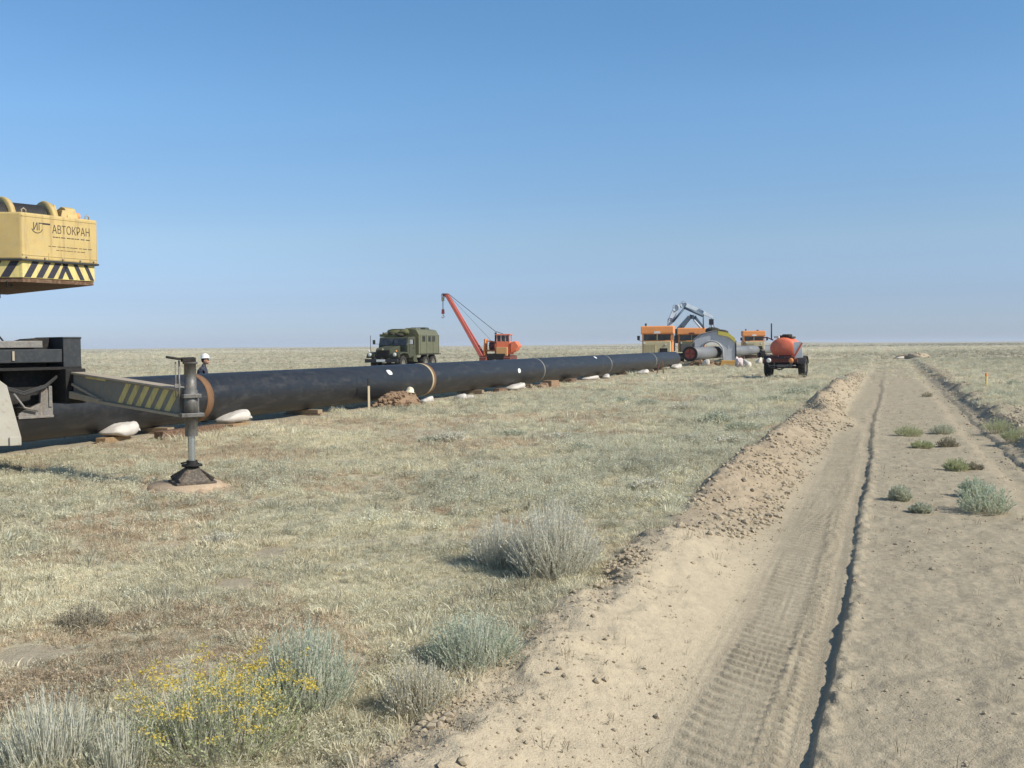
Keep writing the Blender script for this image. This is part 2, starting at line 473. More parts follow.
# ------------------------------------------------------------------ ground cover (nobody could count it)
rng = np.random.default_rng(5)
pyr = random.Random(11)
LEAF = {
    'sage': leafy('sage_leaf', [(.44, .425, .30), (.58, .56, .405), (.71, .685, .53)], attr=(.70, .61, .415)),
    'straw': leafy('dry_grass_blade', [(.58, .50, .33), (.73, .64, .445), (.82, .745, .56)], attr=(.62, .55, .37)),
    'rusty': leafy('rusty_forb_leaf', [(.38, .285, .19), (.53, .415, .285), (.63, .52, .375)], attr=(.60, .50, .34)),
}
def tuft(n, h, spread, width, seed, lean=.6, kinds=1):
    rd = random.Random(seed); v = []; f = []
    for k in range(n):
        a = rd.uniform(0, 2 * math.pi); rr = spread * math.sqrt(rd.random()); ln = h * rd.uniform(.45, 1.1)
        bx, by = rr * math.cos(a), rr * math.sin(a)
        la = a + rd.uniform(-.8, .8); le = lean * rd.uniform(.2, 1.2) * (rr / spread + .25)
        tx, ty, tz = bx + math.cos(la) * le * ln, by + math.sin(la) * le * ln, ln
        w = width * rd.uniform(.6, 1.3); wa = rd.uniform(0, math.pi)
        wx, wy = w * math.cos(wa), w * math.sin(wa)
        o = len(v)
        mx, my, mz = bx + (tx - bx) * .45, by + (ty - by) * .45, ln * .6
        v += [(bx - wx * .5, by - wy * .5, -.01), (bx + wx * .5, by + wy * .5, -.01), (mx + wx, my + wy, mz), (mx - wx, my - wy, mz), (tx, ty, tz)]
        f += [(o, o + 1, o + 2, o + 3), (o + 3, o + 2, o + 4)]
    return v, f

def cushion(n, h, spread, leaf, stems, seed):
    """a low dome of tiny leaves on a few twigs"""
    rd = random.Random(seed); v = []; f = []
    for k in range(n):
        a = rd.uniform(0, 2 * math.pi); q = math.sqrt(rd.random()); rr = spread * q
        z = h * math.sqrt(max(0, 1 - q * q * .9)) * (rd.random() ** .6) * rd.uniform(.7, 1.15)
        c = Vector((rr * math.cos(a), rr * math.sin(a), z + .003))
        d1 = Vector((rd.gauss(0, 1), rd.gauss(0, 1), rd.gauss(.2, .7))).normalized() * leaf * rd.uniform(.6, 1.5)
        d2 = d1.cross(Vector((rd.gauss(0, 1), rd.gauss(0, 1), rd.gauss(0, 1)))).normalized() * leaf * rd.uniform(.25, .5)
        o = len(v); v += [c - d1, c + d2, c + d1, c - d2]; f.append((o, o + 1, o + 2, o + 3))
    for k in range(stems):
        a = rd.uniform(0, 2 * math.pi); q = rd.random(); t = Vector((spread * q * math.cos(a), spread * q * math.sin(a), h * rd.uniform(.8, 1.5)))
        w = Vector((math.sin(a), -math.cos(a), 0)) * .0016
        o = len(v); v += [t * .15 - w, t * .15 + w, t]; f.append((o, o + 1, o + 2))
    return [tuple(p) for p in v], f

def scatter(name, pts, scl, idx, attrs, meshes, label, parent=None):
    me = bpy.data.meshes.new(name)
    n = len(pts)
    me.vertices.add(n); me.vertices.foreach_set('co', np.asarray(pts, np.float32).ravel())
    at_ = dict(attrs); at_['scl'] = scl; at_['spin'] = rng.uniform(0, 6.283, n)
    for k, a in at_.items():
        q = me.attributes.new(k, 'FLOAT', 'POINT'); q.data.foreach_set('value', np.asarray(a, np.float32))
    q = me.attributes.new('pick', 'INT', 'POINT'); q.data.foreach_set('value', np.asarray(idx, np.int32))
    me.update()
    o = bpy.data.objects.new(name, me); COL.objects.link(o)
    ng = bpy.data.node_groups.new(name + '_nodes', 'GeometryNodeTree')
    ng.interface.new_socket('Geometry', in_out='INPUT', socket_type='NodeSocketGeometry')
    ng.interface.new_socket('Geometry', in_out='OUTPUT', socket_type='NodeSocketGeometry')
    N, L = ng.nodes, ng.links
    gi, go = N.new('NodeGroupInput'), N.new('NodeGroupOutput')
    ip = N.new('GeometryNodeInstanceOnPoints'); jn = N.new('GeometryNodeJoinGeometry')
    L.new(gi.outputs[0], ip.inputs['Points']); L.new(ip.outputs[0], go.inputs[0])
    for k, m in enumerate(meshes):
        src = bpy.data.objects.new(m.name + '_form', m)       # the form of one tuft; not linked to the scene
        oi = N.new('GeometryNodeObjectInfo'); oi.inputs['Object'].default_value = src
        g2 = N.new('GeometryNodeGeometryToInstance'); L.new(oi.outputs['Geometry'], g2.inputs[0]); L.new(g2.outputs[0], jn.inputs[0])
    L.new(jn.outputs[0], ip.inputs['Instance'])
    ip.inputs['Pick Instance'].default_value = True
    def na(nm, ty):
        x = N.new('GeometryNodeInputNamedAttribute'); x.data_type = ty; x.inputs[0].default_value = nm
        return [s_ for s_ in x.outputs if s_.enabled][0]
    L.new(na('pick', 'INT'), ip.inputs['Instance Index'])
    cx = N.new('ShaderNodeCombineXYZ'); L.new(na('spin', 'FLOAT'), cx.inputs[2])
    try:
        er = N.new('FunctionNodeEulerToRotation'); L.new(cx.outputs[0], er.inputs[0]); L.new(er.outputs[0], ip.inputs['Rotation'])
    except Exception:
        L.new(cx.outputs[0], ip.inputs['Rotation'])
    L.new(na('scl', 'FLOAT'), ip.inputs['Scale'])
    md = o.modifiers.new('spread', 'NODES'); md.node_group = ng
    tag(o, label, None, None, 'stuff')
    return o

def rand_fan(n, r0, r1, half=33.0, power=2.0):
    """uniform per area (power 2) over a fan in front of the viewpoint, a little wider than the view"""
    u = rng.random(n); r = (r0 ** power + u * (r1 ** power - r0 ** power)) ** (1 / power)
    a = np.radians(rng.uniform(-half, half, n))
    return r * np.sin(a), r * np.cos(a)

def blade_mesh(name, mat, variants):
    out = []
    for k, args in enumerate(variants):
        v, f = (cushion(*args[1:]) if args[0] == 'c' else tuft(*args)); me = bpy.data.meshes.new(name); me.from_pydata(v, [], f); me.materials.append(mat); me.update(); out.append(me)
    return out

def cover():
    zones = [(3.6, 9, 36000), (9, 20, 70000), (20, 45, 76000), (45, 110, 50000), (110, 320, 34000), (320, 1100, 22000)]
    X = []; Y = []; zs = []
    for r0, r1, n in zones:
        x, y = rand_fan(n, r0, r1); X.append(x); Y.append(y); zs.append(np.full(n, r1))
    x = np.concatenate(X); y = np.concatenate(Y); zn = np.concatenate(zs)
    z, bare, sand, green = ground(x, y)
    keep = rng.random(len(x)) > np.clip(bare * 1.30 - .16, 0, 1)
    clump = fbm(x * 2.2, y * 2.2, 111)
    keep &= rng.random(len(x)) < np.clip(.58 + 1.3 * (clump - .3), .2, 1)
    x, y, z, zn, green, clump, bare = [a[keep] for a in (x, y, z, zn, green, clump, bare)]
    r = np.hypot(x, y)
    grow = np.select([zn <= 9, zn <= 20, zn <= 45, zn <= 110, zn <= 320], [.58, .68, .95, 1.5, 2.7], 6.0)
    hf = np.select([zn <= 45, zn <= 110], [1, .8], .55)
    sp = rng.random(len(x))
    straw_p = np.clip(.30 - 1.8 * (green - .47), .04, .7)
    rn = fbm(x * .55 + 9, y * .55, 113)
    rust_p = np.clip((rn - .52) * 7, 0, .75) * (1 - .4 * sstep(60, 160, r))
    kind = np.where(sp < rust_p, 2, np.where(rng.random(len(x)) < straw_p, 1, 0))
    tt_ = x * CT - y * ST
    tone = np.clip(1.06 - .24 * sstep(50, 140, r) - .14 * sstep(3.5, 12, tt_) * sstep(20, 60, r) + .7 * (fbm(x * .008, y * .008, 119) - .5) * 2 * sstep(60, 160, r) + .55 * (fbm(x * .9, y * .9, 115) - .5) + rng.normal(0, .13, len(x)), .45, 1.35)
    tint = np.clip(rng.normal(.25, .2, len(x)) + .3 * (fbm(x * .3, y * .3, 117) - .4), 0, .8)
    scl = grow * rng.uniform(.55, 1.25, len(x)) * (.45 + 1.15 * clump * (.55 + .9 * fbm(x * .45, y * .45, 121))) * np.where(rng.random(len(x)) < .06, 1.7, 1)
    # stands of taller grey green scrub: patches, a belt along the track and the right verge
    ss_ = x * ST + y * CT
    scrub = sstep(.50, .60, fbm(x * .13 + 3, y * .22, 141)) * sstep(9, 18, r) * .34
    scrub = np.maximum(scrub, np.exp(-((tt_ + 3.6) / 1.5) ** 2) * sstep(.40, .56, fbm(x * .5, y * .35, 142)) * sstep(8, 14, ss_))
    scrub = np.maximum(scrub, sstep(2.5, 3.2, tt_) * (1 - sstep(9, 16, tt_)) * sstep(.36, .54, fbm(x * .4, y * .25, 143)) * sstep(12, 20, ss_))
    hit = rng.random(len(x)) < np.minimum(scrub, .55) * (.35 + .9 * sstep(.35, .6, fbm(x * 1.4, y * 1.1, 144)))
    kind = np.where(hit, 4, kind)
    scl = np.where(hit, grow ** .6 * rng.uniform(.8, 1.9, len(x)), scl)
    tone = np.where(hit, tone * .95, tone); tint = np.where(hit, tint * .5, tint)
    P = np.stack([x, y, z], 1)
    forms = {
        0: ('sagebrush_cover', 'sage', [('c', 95, .055, .095, .0085, 10, 1), ('c', 120, .045, .125, .0085, 8, 2), ('c', 80, .085, .075, .0085, 14, 3), (34, .075, .06, .0036, 3, .9)], 'low grey green sagebrush covering the steppe'),
        1: ('dry_grass', 'straw', [(34, .055, .08, .0034, 4, 1.3), (44, .045, .10, .0034, 5, 1.5), (18, .10, .05, .0026, 6, .7)], 'short straw coloured dry grass covering the steppe'),
        2: ('rusty_ground_cover', 'rusty', [('c', 90, .05, .09, .0085, 10, 7), ('c', 70, .075, .07, .008, 14, 8), (24, .06, .07, .0030, 9, 1.0)], 'low rust brown withered plants in patches on the steppe'),
    }
    LEAF['scrub'] = leafy('scrub_leaf', [(.47, .455, .325), (.60, .58, .425), (.73, .70, .54)], attr=(.70, .61, .43))
    forms[4] = ('grey_green_scrub', 'scrub', [('c', 110, .085, .095, .0095, 16, 21), ('c', 90, .11, .075, .0095, 20, 22), ('c', 120, .065, .12, .0095, 12, 23)], 'patches of taller grey green scrub along the track and across the steppe')
    # a few sprigs have been dragged out onto the sand and the road
    ns = 900; s2 = 3.6 + 40 * rng.random(ns) ** 1.3; t2 = np.where(rng.random(ns) < .5, rng.uniform(-2.2, -1.0, ns), rng.uniform(-.2, 3.0, ns))
    x2, y2 = ts2xy(t2, s2); z2 = ground(x2, y2)[0]
    P = np.concatenate([P, np.stack([x2, y2, z2], 1)]); scl = np.concatenate([scl, rng.uniform(.25, .8, ns)])
    tone = np.concatenate([tone, rng.uniform(.6, 1.1, ns)]); tint = np.concatenate([tint, rng.uniform(0, .5, ns)])
    LEAF['dead'] = leafy('dead_stalk', [(.16, .13, .09), (.27, .22, .15), (.40, .34, .24)], attr=(.30, .25, .17))
    forms[3] = ('dead_stalks', 'dead', [(9, .11, .05, .0022, 11, .9), (14, .05, .06, .003, 12, 1.4)], 'thin dark dead stalks standing among the dry plants')
    kind = np.concatenate([np.where(rng.random(len(x)) < .10, 3, kind), np.full(ns, 3)])
    for k, (nm, mt, va, lb) in forms.items():
        s_ = kind == k
        ms = blade_mesh(nm + '_tuft', LEAF[mt], va)
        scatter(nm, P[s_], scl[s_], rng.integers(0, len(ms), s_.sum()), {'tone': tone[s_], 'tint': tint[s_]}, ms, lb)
cover()

MAT = {}
MAT['clod'] = paint('dry_clod', (.41, .335, .23), .95, 0, .4, 0, 9, .006, .1, (.45, .37, .26))
def clods():
    forms = []
    for k in range(5):
        b = MB(); b.blob((0, 0, .3), (1, .75, .6), k + 3, .45, 1, 0, 1.4, False); forms.append(b.mesh('soil_clod', MAT['clod']))
    X = []; S = []
    # on the cloddy banks
    n = 21000
    s_ = 8.5 + 54 * rng.random(n) ** 1.35; t_ = rng.uniform(-2.35, -.75, n)
    x, y = ts2xy(t_, s_); z, b, sd, g = ground(x, y)
    k = (DUG > .12) & (rng.random(n) < np.clip(2.6 * (fbm(s_ * 1.1, t_ * 1.6, 135) - .33), .06, .9)) & (rng.random(n) > .65 * sstep(28, 34, s_))
    X.append(np.stack([x, y, z], 1)[k]); S.append((rng.gamma(1.6, .011, n) + .006)[k] * (1 + np.maximum(s_ - 20, 0) * .02)[k])
    # along the near lip
    n = 4200
    s_ = rng.uniform(3.5, 9.5, n); t_ = rng.normal(-1.95, .13, n)
    x, y = ts2xy(t_, s_); z, *_ = ground(x, y)
    X.append(np.stack([x, y, z], 1)); S.append((rng.gamma(1.3, .0055, n) + .002) * (.5 + 1.2 * sstep(.45, .62, fbm(s_ * 1.4, t_ * 1.4, 137))))
    # strewn over the sand and the road
    n = 14000
    s_ = 3.5 + 26 * rng.random(n) ** 1.4; t_ = np.where(rng.random(n) < .4, rng.uniform(-2, -1, n), rng.uniform(-.28, 3.2, n))
    x, y = ts2xy(t_, s_); z, *_ = ground(x, y)
    k = fbm(x * 1.3, y * 1.3, 131) > .46
    X.append(np.stack([x, y, z], 1)[k]); S.append((rng.gamma(1.2, .0045, n) + .002)[k])
    # right bank
    n = 3500
    s_ = rng.uniform(12, 70, n); t_ = rng.normal(2.6, .4, n)
    x, y = ts2xy(t_, s_); z, *_ = ground(x, y)
    X.append(np.stack([x, y, z], 1)); S.append(rng.gamma(1.5, .014, n) + .006)
    P = np.concatenate(X); S = np.concatenate(S)
    S = np.minimum(S * .72, .05)
    scatter('soil_clods', P, S, rng.integers(0, len(forms), len(P)), {}, forms, 'crumbled dry soil clods along the track and its banks')
clods()
# ================================================================== objects
M = {}
M['pipe'] = paint('black_pipe_coating', (.012, .013, .015), .46, 0, .06, 0, .8, .002, .5, (.20, .17, .13))
M['pipe_dusty'] = paint('dusty_grey_pipe_coating', (.16, .165, .17), .55, 0, .35, 0, 1.2, .002, .4, (.30, .27, .22))
M['weld_rust'] = paint('rusty_bare_steel', (.20, .10, .045), .7, .2, .2, .5, 6, .003, .3)
M['weld_pale'] = paint('pale_primer_band', (.48, .40, .25), .7, 0, .2, .1, 6, .002, .3)
M['white'] = paint('white_paint', (.75, .75, .72), .5, 0, .15, 0, 3, .001)
M['bag'] = paint('white_woven_bag', (.56, .52, .465), .9, 0, .75, 0, 5, .012, .2, (.52, .44, .34))
M['bag_pink'] = paint('pinkish_woven_bag', (.66, .54, .50), .85, 0, .3, 0, 5, .012, .2)
M['wood'] = paint('weathered_timber', (.27, .19, .115), .85, 0, .3, 0, 3, .006, .2)
M['wood_dark'] = paint('dark_timber', (.13, .07, .04), .85, 0, .3, 0, 3, .006, .2)
M['wood_orange'] = paint('orange_brown_board', (.28, .18, .09), .85, 0, .3, 0, 3, .006, .2)
M['stake'] = paint('pale_wooden_stake', (.62, .50, .32), .85, 0, .1, 0, 6, .003, .2)
M['crane_yellow'] = paint('faded_yellow_paint', (.54, .39, .15), .6, 0, .35, .14, 1.6, .002, .35, (.44, .35, .20))
M['stripe_yellow'] = paint('worn_yellow_stripe', (.68, .55, .20), .65, 0, .35, .1, 3, .002, .3)
M['beam_grey'] = paint('dusty_grey_beam_paint', (.22, .215, .185), .7, 0, .6, .22, 2.5, .003, .3, (.30, .255, .18))
M['beam_flange'] = paint('sun_bleached_flange', (.40, .33, .24), .75, .1, .5, .3, 3, .003, .3)
M['dark_steel'] = paint('dark_slate_paint', (.026, .030, .034), .6, .1, .2, .2, 2, .003, .4, (.12, .11, .09))
M['black'] = paint('grimy_black_steel', (.015, .014, .013), .7, .1, .25, .3, 3, .004, .3, (.08, .065, .05))
M['grey_steel'] = paint('dusty_grey_steel', (.20, .19, .175), .6, .3, .45, .35, 4, .003, .4)
M['pale_steel'] = paint('pale_dusty_steel', (.40, .38, .32), .65, 0, .5, .3, 3, .003, .3)
M['jack_steel'] = paint('oily_grey_jack_steel', (.15, .145, .135), .5, .4, .5, .4, 5, .004, .5, (.26, .22, .16))
M['chrome'] = paint('bright_piston_rod', (.60, .60, .58), .25, .9, .1, 0, 5, 0, .5)
M['foot'] = paint('scraped_brown_black_steel', (.075, .062, .05), .6, .2, .6, .4, 5, .004, .4, (.26, .20, .13))
M['rope'] = paint('dark_wire_rope', (.03, .032, .035), .6, .4, .2, 0, 20, .01, .4)
M['pad'] = paint('sand_caked_timber_pad', (.40, .29, .19), .9, 0, .6, 0, 3, .02, .15, (.48, .39, .27))
M['ink'] = paint('faded_dark_lettering', (.10, .075, .05), .7, 0, .2, 0, 20, 0, .2, (.35, .27, .14))
M['ink_blue'] = paint('dark_emblem_paint', (.035, .035, .05), .7, 0, .1, 0, 20, 0, .2)
M['army'] = paint('olive_army_paint', (.050, .056, .030), .6, 0, .3, .08, 1.4, .003, .35, (.16, .14, .09))
M['army_box'] = paint('olive_grey_body_paint', (.115, .118, .070), .6, 0, .3, .05, 1.4, .003, .35, (.22, .20, .13))
M['army_light'] = paint('olive_paint_sunlit_tone', (.155, .150, .070), .6, 0, .25, .05, 1.4, .003, .35, (.24, .21, .12))  # lighter olive: sunlight on the box front put into the colour; also a bonnet
M['tarp'] = paint('folded_olive_tarpaulin', (.10, .105, .045), .9, 0, .3, 0, 4, .03, .15, (.24, .19, .11))
M['tarp_dark'] = paint('dark_canvas', (.03, .028, .02), .9, 0, .2, 0, 4, .02, .15)
M['tyre'] = paint('dusty_tyre_rubber', (.022, .021, .020), .9, 0, .35, 0, 5, .006, .2, (.16, .135, .10))
M['rim'] = paint('wheel_rim_grey', (.14, .14, .12), .6, .2, .4, .2, 5, .002, .3)
M['orange'] = paint('orange_machine_paint', (.78, .28, .075), .6, 0, .3, .12, 1.8, .002, .4, (.50, .32, .17))
M['orange_red'] = paint('red_orange_machine_paint', (.74, .17, .07), .6, 0, .32, .12, 1.8, .002, .4, (.48, .28, .16))
M['boom_red'] = paint('red_boom_paint', (.50, .10, .07), .6, 0, .35, .15, 1.8, .002, .4, (.48, .25, .17))
M['dark_red'] = paint('dark_oily_red_steel', (.14, .035, .025), .6, .1, .3, .3, 3, .004, .4, (.2, .12, .08))
M['tan_side'] = paint('sandy_orange_panel', (.56, .29, .10), .6, 0, .4, .1, 2, .002, .3)
M['pink'] = paint('bleached_pink_frame', (.66, .30, .22), .6, 0, .2, .1, 3, .002, .3)
M['cream'] = paint('cream_bonnet_paint', (.55, .46, .26), .6, 0, .3, .05, 2, .002, .35)
M['red_tank'] = paint('red_tank_paint', (.76, .16, .075), .5, 0, .28, .05, 1.6, .002, .5, (.5, .25, .17))
M['arm_pale'] = paint('pale_grey_blue_arm', (.58, .64, .68), .5, 0, .1, .03, 3, .002, .4)
M['arm_dark'] = paint('dark_blue_grey_arm', (.06, .10, .14), .5, .1, .1, .05, 3, .002, .4)
M['tent'] = paint('grey_sheet_shelter', (.56, .57, .58), .6, 0, .2, .08, 1.5, .004, .4, (.40, .37, .30))
M['tent_roof'] = paint('pale_shelter_roof', (.42, .42, .40), .65, 0, .3, .05, 1.5, .004, .3)
M['yellow_sheet'] = paint('yellow_roof_cover', (.66, .56, .10), .7, 0, .15, 0, 3, .01, .3)
M['ochre'] = paint('ochre_boards', (.60, .34, .09), .8, 0, .25, 0, 3, .004, .2)
M['lens'] = paint('headlamp_lens', (.75, .74, .68), .12, 0, .0, 0, 3, 0, .8)
M['mound'] = paint('brown_dug_soil', (.24, .155, .095), .95, 0, .5, 0, 4, .02, .1, (.40, .28, .17))
M['helmet'] = paint('white_hard_hat_shell', (.80, .79, .75), .35, 0, .08, 0, 5, 0, .5)
M['helmet_cream'] = paint('cream_hard_hat_shell', (.72, .62, .44), .4, 0, .15, 0, 5, 0, .5)
M['skin'] = paint('tanned_skin', (.42, .23, .15), .55, 0, .0, 0, 9, 0, .4)
M['hair'] = paint('dark_hair', (.02, .015, .012), .7, 0, 0, 0, 20, 0, .3)
M['navy'] = paint('navy_work_jacket', (.025, .03, .055), .9, 0, .2, 0, 5, .01, .2)
M['trousers'] = paint('dark_work_trousers', (.03, .032, .04), .9, 0, .3, 0, 5, .01, .2)
def streaks(m, col, amount):
    N, L = m.node_tree.nodes, m.node_tree.links; B = N['Principled BSDF']
    src = B.inputs['Base Color'].links[0].from_socket
    tc = nd(N, 'ShaderNodeTexCoord').outputs['Object']
    mp_ = nd(N, 'ShaderNodeMapping'); L.new(tc, mp_.inputs[0]); mp_.inputs['Scale'].default_value = (9, 9, .7)
    f = nd(N, 'ShaderNodeMath', operation='MULTIPLY'); L.new(ramp(N, L, noise(N, L, mp_.outputs[0], 1.5, 6, .65), .50, .70), f.inputs[0]); f.inputs[1].default_value = amount
    L.new(mixc(N, L, f.outputs[0], src, col), B.inputs['Base Color'])
streaks(M['crane_yellow'], (.27, .185, .08), .55)
streaks(M['stripe_yellow'], (.30, .22, .11), .5)
streaks(M['beam_grey'], (.30, .24, .16), .5)
streaks(M['grey_steel'], (.13, .085, .05), .4)
streaks(M['jack_steel'], (.05, .045, .04), .6)
streaks(M['red_tank'], (.36, .10, .055), .4)
streaks(M['tent'], (.38, .37, .35), .4)
def scuffs(m):
    N, L = m.node_tree.nodes, m.node_tree.links; B = N['Principled BSDF']
    src = B.inputs['Base Color'].links[0].from_socket
    tc = nd(N, 'ShaderNodeTexCoord').outputs['Object']
    mp_ = nd(N, 'ShaderNodeMapping'); L.new(tc, mp_.inputs[0]); mp_.inputs['Scale'].default_value = (1.5, .35, 1.5)
    f = nd(N, 'ShaderNodeMath', operation='MULTIPLY'); L.new(ramp(N, L, noise(N, L, mp_.outputs[0], 3.0, 7, .7), .50, .72), f.inputs[0]); f.inputs[1].default_value = .5
    c = mixc(N, L, f.outputs[0], src, (.075, .066, .055))
    L.new(c, B.inputs['Base Color'])
scuffs(M['pipe'])
def mat_glass():
    m, N, L, B = new_mat('dark_window_glass')
    tc = nd(N, 'ShaderNodeTexCoord').outputs['Object']
    L.new(mixc(N, L, ramp(N, L, noise(N, L, tc, 3), .4, .7), (.02, .025, .03), (.06, .065, .07)), B.inputs['Base Color'])
    B.inputs['Roughness'].default_value = .12; B.inputs['Specular IOR Level'].default_value = .6
    return m
M['glass'] = mat_glass()

def wheel(parent, c, r, w, axis='x', name='wheel', lugs=18):
    """tyre with tread blocks and a dished rim; axis along x"""
    o = bpy.data.objects.new(name, None); COL.objects.link(o); o.parent = parent; o.location = c
    b = MB(); b.lathe([(0, r * .58), (0, r * .90), (.12, r * .985), (.5, r), (.88, r * .985), (1, r * .90), (1, r * .58)], (-w / 2, 0, 0), (w / 2, 0, 0), 24)
    for k in range(lugs):
        a = 2 * math.pi * k / lugs
        for sd in (-1, 1):
            p = Vector((sd * w * .25, math.cos(a + sd * .09) * r, math.sin(a + sd * .09) * r))
            b.box(p, (w * .44, r * .10, r * .05), 0, Euler((a - math.pi / 2, 0, 0)).to_matrix() @ Euler((0, 0, .3 * sd)).to_matrix())
    b.build('tyre', M['tyre'], o)
    b = MB(); b.lathe([(.12, r * .60), (.10, r * .52), (.34, r * .42), (.34, r * .18), (.16, r * .15), (.16, 0)], (-w / 2, 0, 0), (w / 2, 0, 0), 18)
    b.lathe([(.88, r * .60), (.90, r * .52), (.66, r * .42), (.66, r * .18), (.84, r * .15), (.84, 0)], (-w / 2, 0, 0), (w / 2, 0, 0), 18)
    for k in range(6):
        a = 2 * math.pi * k / 6
        for sd in (-1, 1): b.box((sd * w * .18, math.cos(a) * r * .3, math.sin(a) * r * .3), (.04, r * .07, r * .07))
    b.build('rim', M['rim'], o)
    return o

def heading(hx, hy): return math.atan2(-hx, hy)      # local +Y points along (hx, hy)

# ------------------------------------------------------------------ pipeline
def pipe_section(root, L0, n_seg, mat, rough=0):
    b = MB(); n = 40
    b.lathe([(0, PR - .02), (0, PR), (.012, PR + .002), (.988, PR + .002), (1, PR), (1, PR - .02), (.5, PR - .025), (0, PR - .02)], (0, 0, 0), (0, L0, 0), n)
    return b.build('pipe_section', mat, root)

def pipeline():
    rz = heading(PD.x, PD.y)
    a = P0 - PD * PL
    zb = .685
    root = thing('pipeline', 'long black welded pipe string running from the crane to the far machines', 'pipeline', (a.x, a.y, zb), rz)
    for k in range(6):
        o = pipe_section(root, PL - .02 if k < 5 else PL - 3.4, 1, M['pipe'])
        o.location = (0, k * PL + .01, 0)
    # bare weld bands: rusty at the first, pale cuffs at the next ones
    b = MB(); b.lathe([(0, PR + .001), (0, PR + .010), (1, PR + .010), (1, PR + .001)], (0, PL - .11, 0), (0, PL + .11, 0), 40)
    tag(b.build('weld_band', M['weld_rust'], root), 'rusty brown bare weld band')
    b = MB(); b.lathe([(0, PR + .001), (0, PR + .012), (1, PR + .012), (1, PR + .001)], (0, 2 * PL - .05, 0), (0, 2 * PL + .05, 0), 40)
    tag(b.build('weld_band', M['weld_pale'], root), 'narrow cream coating edge')
    b = MB(); b.lathe([(0, PR + .001), (0, PR + .008), (1, PR + .008), (1, PR + .001)], (0, 2 * PL + .05, 0), (0, 2 * PL + .22, 0), 40)
    tag(b.build('weld_band', M['weld_rust'], root), 'brown bare steel beside the cream edge')
    for k in (3, 4, 5):
        b = MB(); b.lathe([(0, PR + .001), (0, PR + .010), (1, PR + .010), (1, PR + .001)], (0, k * PL - .06, 0), (0, k * PL + .06, 0), 40)
        b.build('weld_band', M['beam_grey'] if k > 4 else M['grey_steel'], root)
    # white paper stickers curved round the pipe: (distance along, angle above the camera-side horizontal)
    for s_, ang, w in ((PL - 3.2, 84, .42), (2 * PL - 2.9, 38, .30), (2 * PL + 8.3, 8, .32), (3 * PL + 9.0, 55, .34)):
        b = MB(); P = []; nn = 7
        for i in range(nn):
            q = R(ang + (i - 3) * 3.2)
            for j in range(nn):
                y = (j - 3) / 3 * w / 2 * math.sqrt(max(0, 1 - ((i - 3) / 3.6) ** 2))
                P.append((math.cos(q) * (PR + .006), y, math.sin(q) * (PR + .006)))
        b.add(P, [(i * nn + j, i * nn + j + 1, (i + 1) * nn + j + 1, (i + 1) * nn + j) for i in range(nn - 1) for j in range(nn - 1)])
        o = b.build('sticker', M['white'], root, loc=(0, s_, 0))
    # second string, lifted a little for welding, through the shelter and on
    x, y = at(690, 79)
    root2 = thing('pipeline', 'dusty grey pipe string starting at an open red brown end and passing through the shelter', 'pipeline', (x, y, .98), rz)
    for k in range(8):
        b = MB(); b.lathe([(0, PR - .06), (0, PR + .002), (1, PR + .002), (1, PR - .06), (0, PR - .06)], (0, .01, 0), (0, PL - .01, 0), 32)
        o = b.build('pipe_section', M['pipe_dusty'], root2); o.location = (0, k * PL, 0)
    b = MB(); b.lathe([(0, PR + .003), (0, PR + .06), (1, PR + .06), (1, PR + .003)], (0, -.05, 0), (0, .22, 0), 32)
    b.lathe([(0, PR - .12), (0, PR + .06)], (0, -.05, 0), (0, .22, 0), 32)
    b.build('end_collar', M['black'], root2)
    b = MB(); b.lathe([(0, PR - .07), (.25, PR - .08), (.25, .12), (0, .10), (0, 0)], (0, .0, 0), (0, .4, 0), 32)
    b.build('end_cap', M['boom_red'], root2)
    b = MB(); b.box((0, -.01, 0), (PR * 1.7, .05, .07)); b.box((0, -.012, 0), (.07, .05, PR * 1.7)); b.build('cap_brace', M['dark_red'], root2)
pipeline()

# what carries the string: sandbags on sleepers
def bag_mesh(seed, L_, W_, H_):
    """a filled woven sack lying on its side: pillow outline, sagging rim, creases, tied corner"""
    bm = bmesh.new(); bmesh.ops.create_icosphere(bm, subdivisions=4, radius=1); b = MB(); P = []
    pw = lambda q, e: math.copysign(abs(q) ** e, q)
    V_ = np.array([v.co[:] for v in bm.verts])
    cr = fbm(V_[:, 0] * 3.1 + seed, V_[:, 1] * 4.3 + V_[:, 2] * 2, seed, 3) - .5
    cr2 = fbm(V_[:, 0] * 1.2 + seed * 2.3, V_[:, 1] * 1.2, seed + 9, 2) - .5
    for i, (X, Y, Z) in enumerate(V_):
        tw = 1 + .35 * X
        r_ = math.hypot(X, Y)
        th = max(0.0, 1 - r_ ** 2.6) ** .55
        x_ = pw(X, .72) * L_ / 2 * (1 + .10 * cr2[i]); y_ = pw(Y, .72) * W_ / 2 * (1 + .10 * cr2[i])
        H_k = .88; z_ = H_k * (H_ * .46 * math.copysign(th, Z) * (1 + .55 * cr[i]) + H_ * .46 + H_ * .35 * cr2[i])
        z_ *= tw * (1 - .25 * Y); P.append((x_, y_, max(z_, -.01) if Z < 0 else max(z_, .02)))
    b.add(P, [tuple(v.index for v in f.verts) for f in bm.faces], 0, True); bm.free()
    b.box((L_ * .49, W_ * .22, H_ * .40), (L_ * .13, W_ * .14, H_ * .16), 0, Euler((.2, .3, .5)).to_matrix(), (.5, .6))
    b.box((L_ * .48, -W_ * .25, H_ * .36), (L_ * .10, W_ * .12, H_ * .14), 0, Euler((.2, .2, -.5)).to_matrix(), (.5, .6))
    return b
